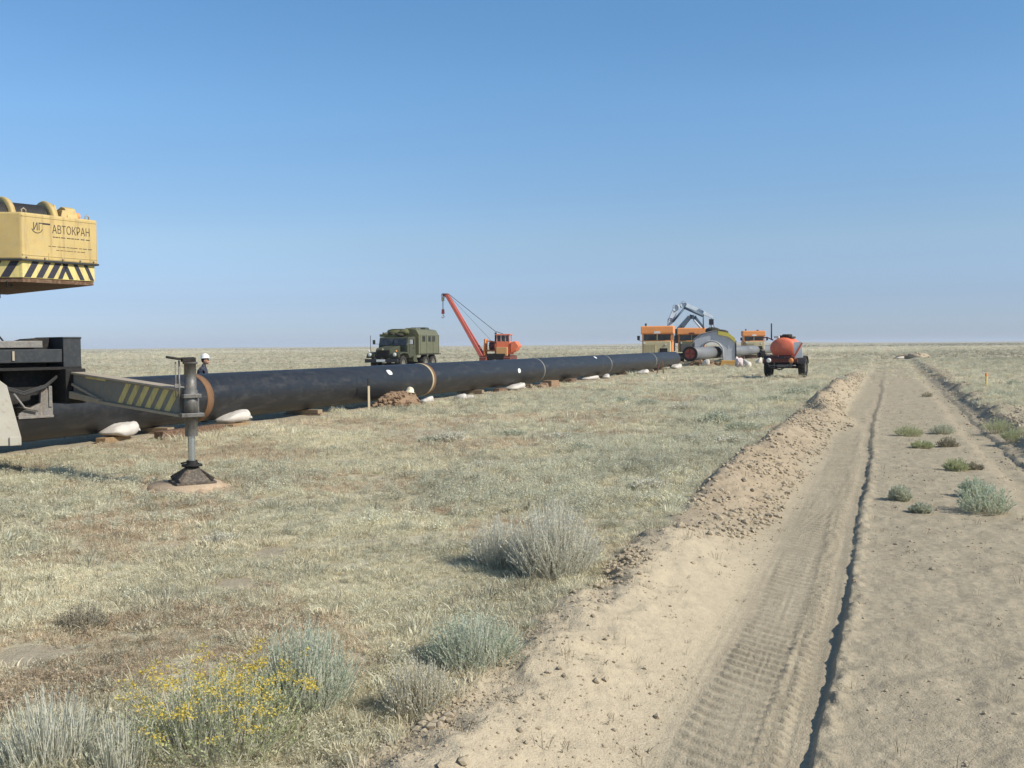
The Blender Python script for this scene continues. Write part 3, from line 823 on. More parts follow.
def along(px, off=0.0):
    """point beside the string where the picture column px crosses it, off metres to the camera side"""
    q = P0 + PN * off; u = (px - 512) / F
    k = (u * q.y - q.x) / (PD.x - u * PD.y)
    p = q + PD * k
    return p.x, p.y
BAG_LABELS = {
    118: 'white sandbag under the pipe below the striped outrigger beam',
    232: 'white sandbag under the pipe just right of the rusty weld band',
    515: 'white sandbag under the pipe beside the square brown soil block',
    590: 'long white sandbag under the third pipe joint beyond the soil block',
    606: 'small pale sandbag right of the long sandbag under the third joint',
    643: 'white sandbag half hidden by grass under the far pipe',
    676: 'cream sandbag near the far end of the black pipe string',
}
for px, L_, W_, H_, off, z in ((118, .82, .60, .30, .40, .08), (232, .86, .60, .28, .42, .08), (515, 1.05, .6, .28, .45, .0), (590, 1.35, .5, .22, .5, .0), (606, .6, .4, .22, .7, .0), (643, 1.2, .7, .32, .8, 0), (676, 1.0, .7, .40, .6, .0)):
    x, y = along(px, off)
    o = bag_mesh(px, L_, W_, H_).build('sandbag', M['bag'], None, 0, (x, y, gz(x, y) + z), heading(PD.x, PD.y) + R(90) + random.Random(px).uniform(-.3, .3))
    tag(o, BAG_LABELS[px], 'sandbag', 'sandbags under the pipe string')
for px, nm, ln, sec, off, z, rz, mt, lb in (
        (112, 'timber_block', .8, .11, .42, -.02, .12, 'wood_orange', 'orange brown timber block under the sandbag below the striped beam'),
        (236, 'timber_block', .7, .10, .62, -.03, .1, 'wood_orange', 'orange brown timber block under the sandbag right of the rusty weld'),
        (190, 'timber_beam', 2.0, .20, 1.15, -.02, .02, 'wood_dark', 'dark timber beam lying beside the pipe behind the jack leg'),
        (500, 'timber_block', 1.0, .16, .35, -.02, .1, 'wood_dark', 'dark timber sleeper under the pipe left of the middle sandbag'),
        (572, 'timber_block', 1.3, .2, .5, -.02, .1, 'wood_dark', 'dark timber sleeper left of the long sandbag')):
    x, y = along(px, off)
    b = MB(); b.box((0, 0, sec / 2), (ln, .22, sec)); 
    o = b.build(nm, M[mt], None, .012, (x, y, gz(x, y) + z), heading(PD.x, PD.y) + R(90) + rz)
    tag(o, lb, 'timber', 'timbers under the pipe string')
# pairs of sleepers straight under the string, mostly in its shade
for k, (q, lb) in enumerate(((-1.3, 'just left of the jack leg'), (4.6, 'midway between the rusty weld band and the brown heap'), (16.0, 'behind the two small white bags'), (21.5, 'behind the middle sandbag'),
                         (27.4, 'just right of the square soil block'), (33.2, 'behind the long sandbag'), (39.0, 'right of the small pale sandbag'), (45.5, 'behind the sandbag half hidden by grass'), (50.0, 'nearest the far end of the black string'))):
    p = P0 + PD * q; g = gz(p.x, p.y)
    b = MB(); h = .155 - g
    for kk in range(2): b.box((0, 0, -.06 + (h + .06) * (kk + .5) / 2), (1.15 - kk * .15, .22, (h + .06) / 2 - .004))
    o = b.build('sleeper_stack', M['wood'], None, .01, (p.x, p.y, g), heading(PD.x, PD.y) + .03 * (-1) ** k)
    tag(o, 'sleeper stack under the pipe ' + lb, 'timber', 'sleeper stacks under the pipe string')

def rocks(name, label, cat, c, n, rx, ry, hz, size, mat, seed, group=None, rz=0):
    rd = random.Random(seed); x, y = c
    root = thing(name, label, cat, (x, y, gz(x, y)), rz, group)
    b = MB(); b.blob((0, 0, 0), (rx * .92, ry * .92, hz * .8), seed, .4, 3, 0, 1.9); b.build('core', mat, root)
    b = MB()
    for k in range(n):
        a = rd.uniform(0, 6.28); q = math.sqrt(rd.random()); px_, py_ = math.cos(a) * q * rx, math.sin(a) * q * ry
        s_ = size * rd.uniform(.4, 1.3); zt = hz * .8 * math.sqrt(max(0, 1 - q * q))
        b.blob((px_, py_, zt + s_ * .1), (s_, s_ * .75, s_ * .6), k + seed, .4, 1, 0, 1.4, False, None, Euler((rd.uniform(-.6, .6), rd.uniform(-.6, .6), a)).to_matrix())
    tag(b.build('clods', mat, root), kind='stuff')
    return root
rocks('soil_heap', 'reddish brown heap of dug soil against the pipe by the cream weld ring', 'soil heap', along(398, .95), 210, 1.15, .42, .50, .10, M['mound'], 5, None, heading(PD.x, PD.y) + R(90))
x, y = along(409.5, 1.0)
hh = thing('hard_hat', 'cream hard hat lying on top of the brown soil heap', 'hard hat', (x, y, gz(x, y) + .43))
b = MB(); b.lathe([(0, .16), (0, .165), (.08, .16), (.10, .125), (.5, .118), (.8, .085), (.95, .045), (1, 0)], (0, 0, 0), (.03, .02, .17), 18); b.build('shell', M['helmet_cream'], hh)
b = MB(); b.box((0, -.15, .008), (.15, .10, .010), 0, Euler((.1, 0, 0)).to_matrix()); b.build('peak', M['helmet_cream'], hh, .004)
b = MB(); b.tube([(0, -.11, .08), (0, -.05, .16), (.02, .04, .165), (.02, .10, .08)], .010, 6); b.build('ridge', M['helmet_cream'], hh)
x, y = along(426, 1.0)
tag(bag_mesh(91, .5, .32, .22).build('sandbag', M['bag'], None, 0, (x, y, gz(x, y)), .9), 'small cream sandbag at the foot of the cream weld ring', 'sandbag', 'sandbags under the pipe string')
for px, off, sc_, sd, lb in ((460, 1.3, .42, 31, 'small white bag on the grass in front of the pipe, nearer the brown heap'), (468.5, 1.35, .34, 32, 'smaller white bag lying right beside the first small bag in front of the pipe')):
    x, y = along(px, off)
    tag(bag_mesh(sd, sc_, sc_ * .75, sc_ * .55).build('small_bag', M['bag'], None, 0, (x, y, gz(x, y)), .4 * sd), lb, 'bag')
x, y = along(551, 1.1)
b = MB(); b.box((0, 0, .14), (.80, .5, .30), 0, None, (.86, .85)); b.box((-.55, .05, .10), (.35, .4, .20), 0, Euler((0, .1, .3)).to_matrix(), (.7, .8)); b.blob((-.85, 0, .05), (.35, .25, .13), 4, .4, 1, 0, 1.4, False)
tag(b.build('soil_block', M['mound'], None, .03, (x, y, gz(x, y)), heading(PD.x, PD.y) + R(80)), 'square brown block of cut soil in front of the pipe', 'soil block')

def stake(px, d, h, label, mat, tip=None, name='survey_stake', lean=0.0, w=.045):
    x, y = at(px, d); root = thing(name, label, 'stake', (x, y, gz(x, y)), .3)
    b = MB(); b.box((lean * .5, 0, h / 2 - .05), (w, w * .8, h + .1), 0, Euler((0, lean, 0)).to_matrix(), (.85, .9)); b.build('post', mat, root, .004)
    if tip:
        b = MB(); b.box((lean * h * .9, 0, h * .9), (w * 1.15, w, h * .22), 0, Euler((0, lean, 0)).to_matrix()); b.build('top_band', tip, root)
    return root
stake(368.5, 27.8, .90, 'pale wooden stake with a dark top standing before the pipe by the brown heap', M['stake'], M['dark_steel'], w=.065)
stake(987, 37, .50, 'yellow marker stake with an orange top in the grass right of the track', M['stripe_yellow'], M['orange'], w=.07)
stake(656, 59, .62, 'leaning rusty brown stake before the far pipe end, left one', M['dark_red'], None, lean=.25, w=.06)
stake(664, 60, .75, 'upright rusty brown stake before the far pipe end, right one', M['wood_dark'], None, lean=-.1, w=.06)

# ------------------------------------------------------------------ truck crane
def crane():
    root = thing('truck_crane', 'yellow truck crane at the left edge standing on a striped outrigger', 'truck crane', (-6.28, 14.6, 0), math.atan2(.78, .63))
    # chassis
    b = MB()
    b.box((-2.2, .70, 1.30), (4.4, .24, .34)); b.box((-2.2, 1.80, 1.30), (4.4, .24, .34)); b.box((-.20, 1.25, 1.30), (.30, .86, .30)); b.box((-2.0, 1.25, 1.30), (.30, .86, .30))
    b.build('chassis_frame', M['black'], root, .015)
    b = MB(); b.box((-.135, .42, 1.75), (.27, .84, .44)); b.box((-.13, 1.2, 1.50), (.22, 2.3, .06)); b.box((-.135, .42, 1.955), (.29, .86, .025))
    b.build('rear_box', M['dark_steel'], root, .012)
    b = MB(); b.box((-1.95, .09, 1.70), (3.34, .16, .19)); b.build('deck_rail', M['dark_steel'], root, .01)
    b = MB(); b.box((-1.06, .22, 1.865), (1.1, .22, .10)); b.build('tool_tray', M['grey_steel'], root, .01)
    b = MB(); b.prism([(-1.0, 1.72), (-.29, 1.72), (-.29, 1.965), (-.60, 1.945), (-1.0, 1.83)], .36, .62, 'y'); b.build('rear_fairing', M['black'], root, .01)
    b = MB(); b.box((-1.36, .35, 1.86), (.50, .5, .13)); b.box((-1.28, .25, 1.945), (.14, .2, .05)); b.box((-1.02, .5, 1.84), (.10, .3, .12)); b.tube([(-1.15, .2, 1.93), (-1.05, .25, 1.98), (-.92, .4, 1.90)], .015, 5); b.build('valve_box', M['dark_steel'], root, .01)
    b = MB(); b.box((-2.0, 1.25, 1.52), (4.0, 2.5, .04)); b.build('deck_plate', M['black'], root)
    b = MB(); b.box((-.75, .95, 1.0), (.8, .9, .34)); b.tube([(-1.4, .5, .85), (-1.05, .3, 1.02), (-.7, .18, .95), (-.52, .12, 1.05)], .02, 6)
    b.lathe([(0, .16), (.1, .2), (.9, .2), (1, .16)], (-1.35, .45, 1.05), (-.45, .45, 1.05), 14); b.box((-1.05, 1.3, .85), (.35, 1.2, .35), 0, None, (.6, 1))
    b.box((-1.6, 1.3, 1.15), (2.6, 1.6, .75)); b.box((-.16, 1.1, 1.26), (.30, 2.46, .50)); b.box((-.62, .55, 1.28), (.7, .5, .45)); b.box((-1.9, .62, 1.67), (3.1, .6, .24)); b.build('underbody', M['black'], root, .01)
    b = MB(); b.tube([(-.98, .02, 1.18), (-.85, -.01, .98), (-.66, -.01, .93)], .018, 6); b.build('hose', M['grey_steel'], root)
    b = MB(); b.prism([(-.93, .82), (-.42, .82), (-.42, 1.02), (-.47, 1.08), (-.50, 1.28), (-.58, 1.28), (-.60, 1.03), (-.90, .90)], .04, .10, 'y')
    b.box((-.68, .075, .84), (.5, .16, .035)); b.box((-.46, .07, 1.12), (.05, .1, .3)); b.build('bumper_bracket', M['grey_steel'], root, .006)
    b = MB(); b.prism([(-1.9, .52), (-.93, .46), (-.93, .60), (-1.10, 1.30), (-1.25, 1.42), (-1.9, 1.42)], -.06, -.02, 'y'); b.box((-1.02, -.06, .53), (.16, .07, .12)); b.build('mudguard', M['pale_steel'], root, .008)
    for xx in (-2.35, -3.75):
        for yy in (.30, 2.2): wheel(root, (xx, yy, .56), .56, .42).rotation_euler.z = R(90)
    b = MB(); b.lathe([(0, .70), (.3, .70), (.3, .58), (.8, .58), (.8, .70), (1, .70)], (-1.0, 2.0, 1.52), (-1.0, 2.0, 2.85), 28); b.build('slewing_ring', M['black'], root)
    # superstructure
    AX, AY, BX, BY = -.80, .035, .385, .175
    def foot(ins, z0, z1, mi, mb, under=False):
        A = [(AX + ins * .4, AY + ins), (BX - ins, BY + ins), (.65 - ins, 3.6), (-2.6, 3.6), (-1.90 + ins * .7, 1.20 + ins)]
        mb.prism(A, z0, z1, 'z', mi)
    b = MB(); foot(0, 3.05, 3.71, 0, b); b.build('counterweight', M['crane_yellow'], root, .025)
    b = MB(); foot(.035, 2.80, 3.05, 0, b); b.build('stripe_board', M['stripe_yellow'], root, .006)
    b = MB(); foot(.05, 2.74, 2.80, 0, b); b.build('belly_plate', M['wood_dark'], root)
    b = MB(); foot(-.012, 3.035, 3.06, 0, b); b.build('ledge', M['dark_steel'], root)
    # hazard stripes: a chevron that meets at the middle of the counterweight
    a0, a1 = Vector((AX + .014, AY + .035, 0)), Vector((BX - .035, BY + .035, 0)); dv = a1 - a0; nrm = Vector((dv.y, -dv.x, 0)).normalized()
    dl = Vector((-1.90 + .0245, 1.20 + .035, 0)) - a0; nl = Vector((-dl.y, dl.x, 0)).normalized()
    def stripe(o0, d, nr, u0, u1, lean, lim):
        P = []
        for z, sh in ((2.81, 0), (3.03, lean)):
            for u in (u0, u1):
                uu = min(max(u + sh, lim[0]), lim[1]); P.append(o0 + d * uu + Vector((0, 0, z)) + nr * .0015)
        P2 = [p + nr * .003 for p in P]
        b = MB(); b.add(P + P2, [(4, 5, 7, 6), (0, 4, 6, 2), (1, 3, 7, 5), (0, 1, 5, 4), (2, 6, 7, 3), (0, 2, 3, 1)]); b.build('hazard_stripe', M['ink_blue'], root)
    du = dv.normalized(); Ld = dv.length; lu = dl.normalized()
    for u in (.02, .20, .37): stripe(a0, du, nrm, u, u + .10, .13, (0.0, Ld))
    for u in (.56, .535): pass
    stripe(a0, du, nrm, .54, .61, .10, (0, Ld)); stripe(a0, du, nrm, .72, .79, -.11, (0, Ld)); stripe(a0, du, nrm, .90, .97, -.11, (0, Ld)); stripe(a0, du, nrm, 1.07, 1.13, -.11, (0, Ld))
    for u in (.18, .42, .66, .9, 1.14, 1.38): stripe(a0, lu, nl, u, u + .12, -.14, (0.0, dl.length))
    # writing on the counterweight
    fa = Vector((AX, AY, 0)); fd = (Vector((BX, BY, 0)) - fa).normalized(); fn = Vector((fd.y, -fd.x, 0))
    rot = Matrix((fd, Vector((0, 0, 1)), fn)).transposed()
    def text(body, u, z, size, name, mat, sx_=1.0, width=None):
        c = bpy.data.curves.new(name, 'FONT'); c.body = body; c.size = size; c.extrude = .0012; c.resolution_u = 4
        t = bpy.data.objects.new(name, c); COL.objects.link(t)
        dg = bpy.context.evaluated_depsgraph_get(); me = bpy.data.meshes.new_from_object(t.evaluated_get(dg))
        bpy.data.objects.remove(t)
        if width: 
            xs = [v.co.x for v in me.vertices]; sx_ = width / (max(xs) - min(xs))
        o = bpy.data.objects.new(name, me); me.materials.append(mat); COL.objects.link(o); o.parent = root
        p = fa + fd * u + Vector((0, 0, z)) + fn * .0018
        o.matrix_local = Matrix.Translation(p) @ rot.to_4x4() @ Matrix.Diagonal((sx_, 1, 1, 1))
        return o
    text('АВТОКРАН', .46, 3.455, .165, 'lettering', M['ink'], width=.60)
    text('ИГ', .165, 3.475, .15, 'emblem', M['ink_blue'], width=.13)
    b = MB(); q = fa + fd * .31 + Vector((0, 0, 3.575)) + fn * .003; b.beam(q, q + fd * .12, .004, .02); 
    for k in range(5):                       # the half ring under the emblem
        a, c = R(200 + k * 28), R(200 + (k + 1) * 28); cc = fa + fd * .23 + Vector((0, 0, 3.52)) + fn * .003
        b.beam(cc + fd * math.cos(a) * .085 + Vector((0, 0, math.sin(a) * .085)), cc + fd * math.cos(c) * .085 + Vector((0, 0, math.sin(c) * .085)), .004, .008)
    tag(b.build('emblem_bar', M['ink_blue'], root), kind='stuff')
    b = MB(); rd = random.Random(4)          # worn small print, no longer legible
    for z, u0, u1, h in ((3.40, .47, 1.06, .012), (3.265, .40, 1.08, .008), (3.215, .52, .95, .007)):
        u = u0
        while u < u1:
            l = rd.uniform(.02, .07); q = fa + fd * u + Vector((0, 0, z)) + fn * .0025
            b.beam(q, q + fd * l, .003, h); u += l + rd.uniform(.006, .03)
    tag(b.build('worn_print', M['ink'], root), kind='stuff')
    b = MB()
    for z in (3.12, 3.66): b.beam(fa + Vector((0, 0, z)) + fn * .002, fa + fd * 1.18 + Vector((0, 0, z)) + fn * .002, .008, .012)
    q = fa + fd * .40; b.beam(q + Vector((0, 0, 3.08)) + fn * .002, q + Vector((0, 0, 3.16)) + fn * .002, .01, .01, up=(1, 0, 0)); b.build('weld_seam', M['crane_yellow'], root)
    for u in (.06, .34, .62, .90, 1.12):
        b = MB(); q = fa + fd * u + Vector((0, 0, 3.09)) + fn * .004; b.lathe([(0, .014), (1, .014), (1, 0)], q, q + fn * .012, 6); b.build('bolt', M['beam_flange'], root)
    for u in (.08, 1.08):
        b = MB(); q = fa + fd * u - fn * .12 + Vector((0, 0, 3.70)); b.tube([q, q + Vector((0, 0, .06)), q + fd * .03 + Vector((0, 0, .085)), q + fd * .06 + Vector((0, 0, .06)), q + fd * .06], .012, 6); b.build('lifting_eye', M['beam_flange'], root)
    for y in (.5, .62, .71):
        b = MB(); b.tube([(-.35, .05, 1.46 - y * .1), (-.55, -.02, 1.36 - y * .15), (-.85, .0, 1.30 - y * .2), (-1.2, .08, 1.40 - y * .15), (-1.7, .1, 1.42)], .014, 6); b.build('hydraulic_hose', M['rope'], root)
    b = MB()
    for k in range(7): b.box((-.98 - .33 * k, .0, 1.705), (.03, .02, .13))
    tag(b.build('rail_cleats', M['beam_flange'], root), kind='stuff')
    b = MB(); q = [Vector((-1.05, -.02, 2.74 - .0)), Vector((-.9, .3, 2.68)), Vector((-.7, .6, 2.70)), Vector((-.55, .9, 2.73))]; b.tube(q, .013, 5); b.build('dangling_cable', M['rope'], root)
    # hoist winch on top
    b = MB(); b.lathe([(0, .27), (1, .27)], (-1.30, .60, 3.62), (-.27, .60, 3.62), 28)
    for k in range(34):
        x0 = -1.29 + k * .03; b.lathe([(0, .27), (.5, .285), (1, .27)], (x0, .60, 3.62), (x0 + .03, .60, 3.62), 28)
    b.build('rope_drum', M['rope'], root)
    for xx in (-.84, -.24):
        b = MB(); b.lathe([(0, .10), (0, .36), (.3, .375), (1, .36), (1, .27), (.6, .27), (.6, .10)], (xx, .60, 3.60), (xx + .075, .60, 3.60), 32); b.build('drum_flange', M['crane_yellow'], root)
    b = MB(); b.prism([(.48, 3.70), (1.1, 3.70), (1.0, 3.98), (.85, 4.02), (.62, 3.98)], -.13, -.10, 'x'); b.prism([(.40, 3.70), (1.0, 3.70), (.9, 3.90), (.66, 3.97), (.55, 3.94)], .0, .16, 'x')
    b.box((.03, .62, 3.80), (.3, .30, .2), 0, None, (.6, .8)); b.v = [(p[0] + .06, p[1] - .05, p[2] - .05) for p in b.v]; b.build('winch_bracket', M['crane_yellow'], root, .01)
    b = MB(); b.lathe([(0, .055), (1, .055)], (.21, .51, 3.78), (.28, .51, 3.78), 10); b.build('bracket_bolt', M['orange'], root)
    b = MB(); b.beam((-1.0, 1.6, 3.5), (-1.0, 9.0, 5.4), .55, .65, 0, .42, .5); b.build('boom', M['crane_yellow'], root, .02)
    # outrigger beam: sloping down from the chassis to the jack
    r0 = Vector((-.13, .30, 1.30)); r1 = Vector((-.14, -2.86, 1.105)); d = (r1 - r0).normalized()
    b = MB(); b.beam(r0, r1, .13, .32, 0, .13, .30); beam = b.build('outrigger_beam', M['beam_grey'], root, .008)
    dn = Vector((0, 0, 1)); 
    b = MB(); b.beam(r0 + Vector((0, 0, .175)), r1 + Vector((0, 0, .165)), .20, .03); b.beam(r0 + Vector((0, 0, -.175)), r1 + Vector((0, 0, -.165)), .22, .035); b.build('flange', M['beam_flange'], beam, .004)
    b = MB(); b.beam((-.22, -.14, 1.29), (-.22, -.85, 1.10), .035, .035); b.beam((-.23, -.14, 1.14), (-.23, -.95, 1.075), .09, .10, 0, .09, .05); b.build('stay_bar', M['beam_flange'], beam, .004)
    b = MB(); b.beam((-.21, -.5, 1.405), (-.21, -1.05, 1.372), .004, .05); b.build('paint_patch', M['stripe_yellow'], beam)
    L_ = (r1 - r0).length
    for k in range(6):                        # slanting warning bars on the face towards the camera
        u = .575 + k * .072; P = []
        for zz, sh in ((-.14, .062), (.14, -.012)):
            for w in (0, .040):
                q = r0 + d * L_ * (u + w - sh); P.append(q + Vector((-.067, 0, zz)))
        P2 = [p + Vector((-.003, 0, 0)) for p in P]
        b = MB(); b.add(P + P2, [(4, 5, 7, 6), (0, 4, 6, 2), (1, 3, 7, 5), (0, 1, 5, 4), (2, 6, 7, 3), (0, 2, 3, 1)]); b.build('warning_bar', M['stripe_yellow'], beam)
    # jack
    jx, jy = -.14, -2.96; g = .07
    jack = bpy.data.objects.new('jack_leg', None); COL.objects.link(jack); jack.parent = root; jack.location = (jx, jy, gz(-4.07, 12.64) + .005)
    b = MB(); b.lathe([(0, .076), (.28, .078), (.28, .086), (.62, .086), (.62, .074), (.97, .074), (.97, .09), (1, .09)], (0, 0, .66), (0, 0, 1.60), 20); b.build('cylinder', M['jack_steel'], jack)
    b = MB(); b.box((0, 0, .93), (.28, .24, .05)); b.box((0, 0, 1.17), (.22, .22, .05)); b.box((.0, .10, 1.05), (.24, .08, .30)); b.build('clamp', M['jack_steel'], jack, .006)
    b = MB(); b.lathe([(0, .045), (1, .045)], (0, 0, .27), (0, 0, .68), 16); b.build('piston_rod', M['chrome'], jack)
    b = MB(); b.lathe([(0, .075), (.35, .085), (.35, .13), (.55, .13), (.55, .07), (1, .07)], (0, 0, .24), (0, 0, .35), 16); b.tube([(-.14, 0, .32), (-.06, -.02, .335), (.05, 0, .33), (.10, .03, .29)], .012, 6); b.build('swivel', M['black'], jack)
    b = MB(); n = 20
    b.add([(-.22, -.22, g), (.22, -.22, g), (.22, .22, g), (-.22, .22, g), (-.07, -.07, .27), (.07, -.07, .27), (.07, .07, .27), (-.07, .07, .27)], [(0, 3, 2, 1), (4, 5, 6, 7), (0, 1, 5, 4), (1, 2, 6, 5), (2, 3, 7, 6), (3, 0, 4, 7)])
    b.box((0, 0, g + .012), (.49, .49, .03))
    for q in (45, 135, 225, 315):
        c, s_ = math.cos(R(q)), math.sin(R(q)); b.beam((c * .08, s_ * .08, .24), (c * .30, s_ * .30, g + .05), .025, .05)
    b.build('foot', M['foot'], jack, .004)
    b = MB(); b.box((-.02, 0, 1.625), (.17, .10, .05)); b.tube([(-.30, -.05, 1.665), (-.15, -.02, 1.64), (.06, .02, 1.645)], .018, 6); b.build('valve_cap', M['black'], jack, .006)
    b = MB(); b.tube([(-.13, .02, 1.62), (-.13, .04, 1.0)], .011, 6); b.tube([(-.17, .03, 1.60), (-.17, .05, 1.15)], .009, 6); b.box((-.15, .04, 1.30), (.07, .03, .05)); b.build('pipework', M['grey_steel'], jack)
    jack.rotation_euler.z = R(-20)
crane()
xj, yj = -4.07, 12.64
b = MB(); b.lathe([(0, .46), (.5, .50), (1, .44), (1, 0)], (0, 0, -.12), (0, 0, .068), 22); 
for k in range(14):
    a = k * .449; b.blob((math.cos(a) * .47, math.sin(a) * .45, -.01), (.11, .07, .05), k, .4, 1, 0, 1.5, False)
pad_z = gz(xj, yj)
tag(b.build('support_pad', M['pad'], None, 0, (xj - .08, yj - .02, pad_z + .005)), 'round sand caked pad under the foot of the crane jack', 'support pad')

# ------------------------------------------------------------------ green army truck
def army_truck():
    # local +Y is forward; front axle line near y = 2.9
    root = thing('army_truck', 'olive green army truck with a box body facing the pipe', 'truck', (0, 0, 0), heading(-.30, -.954))
    fx, fy = at(382.5, 66.0); f = Vector((-.30, -.954, 0)).normalized(); c = Vector((fx, fy, 0)) - f * 3.5
    root.location = (c.x, c.y, gz(c.x, c.y))
    b = MB(); b.box((-.42, 0, .85), (.12, 6.6, .22)); b.box((.42, 0, .85), (.12, 6.6, .22))
    for y in (-3, -1, 1, 2.6): b.box((0, y, .85), (.8, .12, .18))
    b.build('chassis_frame', M['black'], root)
    b = MB(); b.prism([(1.75, 1.02), (3.30, 1.02), (3.38, 1.10), (3.36, 1.52), (3.20, 1.64), (1.75, 1.80)], -.55, .55, 'x'); b.build('bonnet', M['army'], root, .05)
    b = MB(); b.box((0, 3.385, 1.28), (.86, .05, .44))
    for k in range(9): b.box((-.36 + k * .09, 3.415, 1.28), (.045, .03, .40))
    b.build('grille', M['black'], root)
    for sd in (-1, 1):
        b = MB(); prof = [(1.55, .95), (1.72, 1.02), (2.0, 1.26), (2.75, 1.30), (3.25, 1.22), (3.42, .98), (3.42, 1.06), (3.28, 1.30), (2.75, 1.40), (1.95, 1.36), (1.65, 1.16), (1.55, 1.05)]
        b.prism(prof, sd * .55, sd * 1.20, 'x'); b.box((sd * .85, 3.36, 1.16), (.55, .14, .24)); b.build('front_fender', M['army'], root, .03)
        b = MB(); b.lathe([(0, .135), (.6, .15), (1, .13)], (sd * .90, 3.42, 1.22), (sd * .90, 3.52, 1.22), 16); lamp = b.build('headlight', M['army'], root)
        b = MB(); b.lathe([(0, .128), (.6, .10), (1, 0)], (sd * .90, 3.522, 1.22), (sd * .90, 3.56, 1.22), 16); b.build('lens', M['lens'], lamp)
        b = MB(); b.lathe([(0, .06), (1, .05), (1, 0)], (sd * .98, 3.42, 1.45), (sd * .98, 3.5, 1.45), 10); b.build('marker_lamp', M['lens'] if sd > 0 else M['orange'], root)
        b = MB(); b.tube([(sd * .95, 1.75, 1.9), (sd * 1.30, 1.85, 1.95), (sd * 1.36, 1.85, 2.15)], .015, 5); b.box((sd * 1.36, 1.84, 2.05), (.18, .05, .30)); b.build('mirror', M['white'] if sd < 0 else M['army'], root, .01)
    b = MB(); b.box((0, 3.62, .82), (2.36, .16, .24)); b.box((-.5, 3.58, .95), (.12, .2, .1)); b.box((.5, 3.58, .95), (.12, .2, .1)); b.build('front_bumper', M['dark_steel'], root, .02)
    b = MB(); b.box((.02, 3.712, .83), (.62, .02, .15)); b.build('number_plate', M['white'], root)
    b = MB(); b.lathe([(0, .06), (1, .06), (1, 0)], (0, 3.415, 1.56), (0, 3.44, 1.56), 12); b.build('bonnet_badge', M['cream'], root)
    # cab
    b = MB(); b.prism([(.35, 1.0), (1.75, 1.0), (1.75, 1.80), (1.55, 2.38), (.35, 2.42)], -1.08, 1.08, 'x'); b.build('cab', M['army'], root, .06)
    for sd in (-1, 1):
        P = [(sd * .05, 1.758, 1.84), (sd * .98, 1.758, 1.84), (sd * .94, 1.60, 2.28), (sd * .05, 1.60, 2.28)]
        b = MB(); n_ = Vector((0, .94, .34)) * .012; b.add([Vector(p) + n_ for p in P] + [Vector(p) + n_ * 2 for p in P], [(4, 5, 6, 7), (7, 6, 5, 4)][:1] + [(0, 1, 5, 4), (1, 2, 6, 5), (2, 3, 7, 6), (3, 0, 4, 7)]); b.build('windscreen_pane', M['glass'], root)
        b = MB(); b.box((sd * 1.095, 1.08, 1.68), (.03, .85, 1.25)); door = b.build('cab_door', M['army'], root, .015)
        b = MB(); b.box((sd * 1.115, 1.08, 2.05), (.012, .62, .36)); b.build('door_window', M['glass'], door)
        b = MB(); b.box((sd * 1.12, .78, 1.62), (.03, .14, .03)); b.build('handle', M['black'], door)
    # load strapped over the cab
    b = MB(); b.box((.45, .95, 2.50), (1.35, 1.0, .18)); b.blob((.15, .9, 2.66), (.55, .45, .22), 3, .35, 2); b.blob((-.42, .95, 2.70), (.42, .42, .25), 6, .35, 2); b.blob((.75, .95, 2.56), (.35, .4, .16), 9, .3, 2)
    b.build('tarpaulin_roll', M['tarp'], root)
    b = MB(); b.blob((-.25, 1.35, 2.55), (.35, .15, .12), 12, .4, 1); b.blob((.2, 1.38, 2.60), (.25, .13, .10), 13, .4, 1); b.build('canvas_roll', M['tarp_dark'], root)
    b = MB(); b.lathe([(0, .06), (.5, .08), (1, .05)], (.95, 1.2, 2.45), (.95, 1.2, 2.72), 10); b.build('beacon', M['dark_red'], root)
    b = MB(); b.tube([(1.25, 2.6, 1.3), (1.27, 2.6, 2.5)], .018, 5); b.build('aerial', M['black'], root)
    # box body with the folded side edges of the army van
    b = MB(); prof = [(-1.20, 1.15), (1.20, 1.15), (1.24, 1.25), (1.24, 2.55), (1.05, 2.88), (.75, 2.95), (-.75, 2.95), (-1.05, 2.88), (-1.24, 2.55), (-1.24, 1.25)]
    b.prism(prof, -3.5, .18, 'y'); b.build('box_body', M['army_box'], root, .03)
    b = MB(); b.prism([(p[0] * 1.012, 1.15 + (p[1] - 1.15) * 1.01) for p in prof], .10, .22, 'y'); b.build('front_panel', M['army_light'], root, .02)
    for y in (-3.48, -2.4, -1.2, -.02): 
        for sd in (-1, 1):
            b = MB(); b.box((sd * 1.25, y, 1.9), (.03, .06, 1.3)); b.build('body_rib', M['army_box'], root)
    for sd in (-1, 1):
        for y in (-.65, -1.75, -2.5):
            b = MB(); b.box((sd * 1.252, y, 2.28), (.03, .52, .42)); fr = b.build('window_frame', M['army'], root, .01)
            b = MB(); b.box((sd * 1.268, y, 2.28), (.012, .40, .30)); b.build('pane', M['glass'], fr)
        b = MB(); b.box((sd * 1.255, -1.9, 1.20), (.04, 3.9, .06)); b.build('sill_rail', M['black'], root)
    b = MB(); b.box((0, -2.9, 3.02), (1.3, .8, .16), 0, None, (.85, .85)); b.build('roof_vent', M['army'], root, .03)
    b = MB(); b.box((-.3, -1.0, 2.99), (.9, .9, .09), 0, None, (.85, .85)); b.build('roof_hatch', M['army_box'], root, .02)
    b = MB(); b.box((.9, .6, .95), (.5, .6, .45)); b.build('fuel_tank', M['army'], root, .04); b = MB(); b.box((-.9, .6, .95), (.5, .6, .45)); b.build('battery_box', M['army'], root, .04)
    for y in (2.45, -1.5, -2.85):
        for x in (-.92, .92): wheel(root, (x, y, .58), .58, .34)
    b = MB()
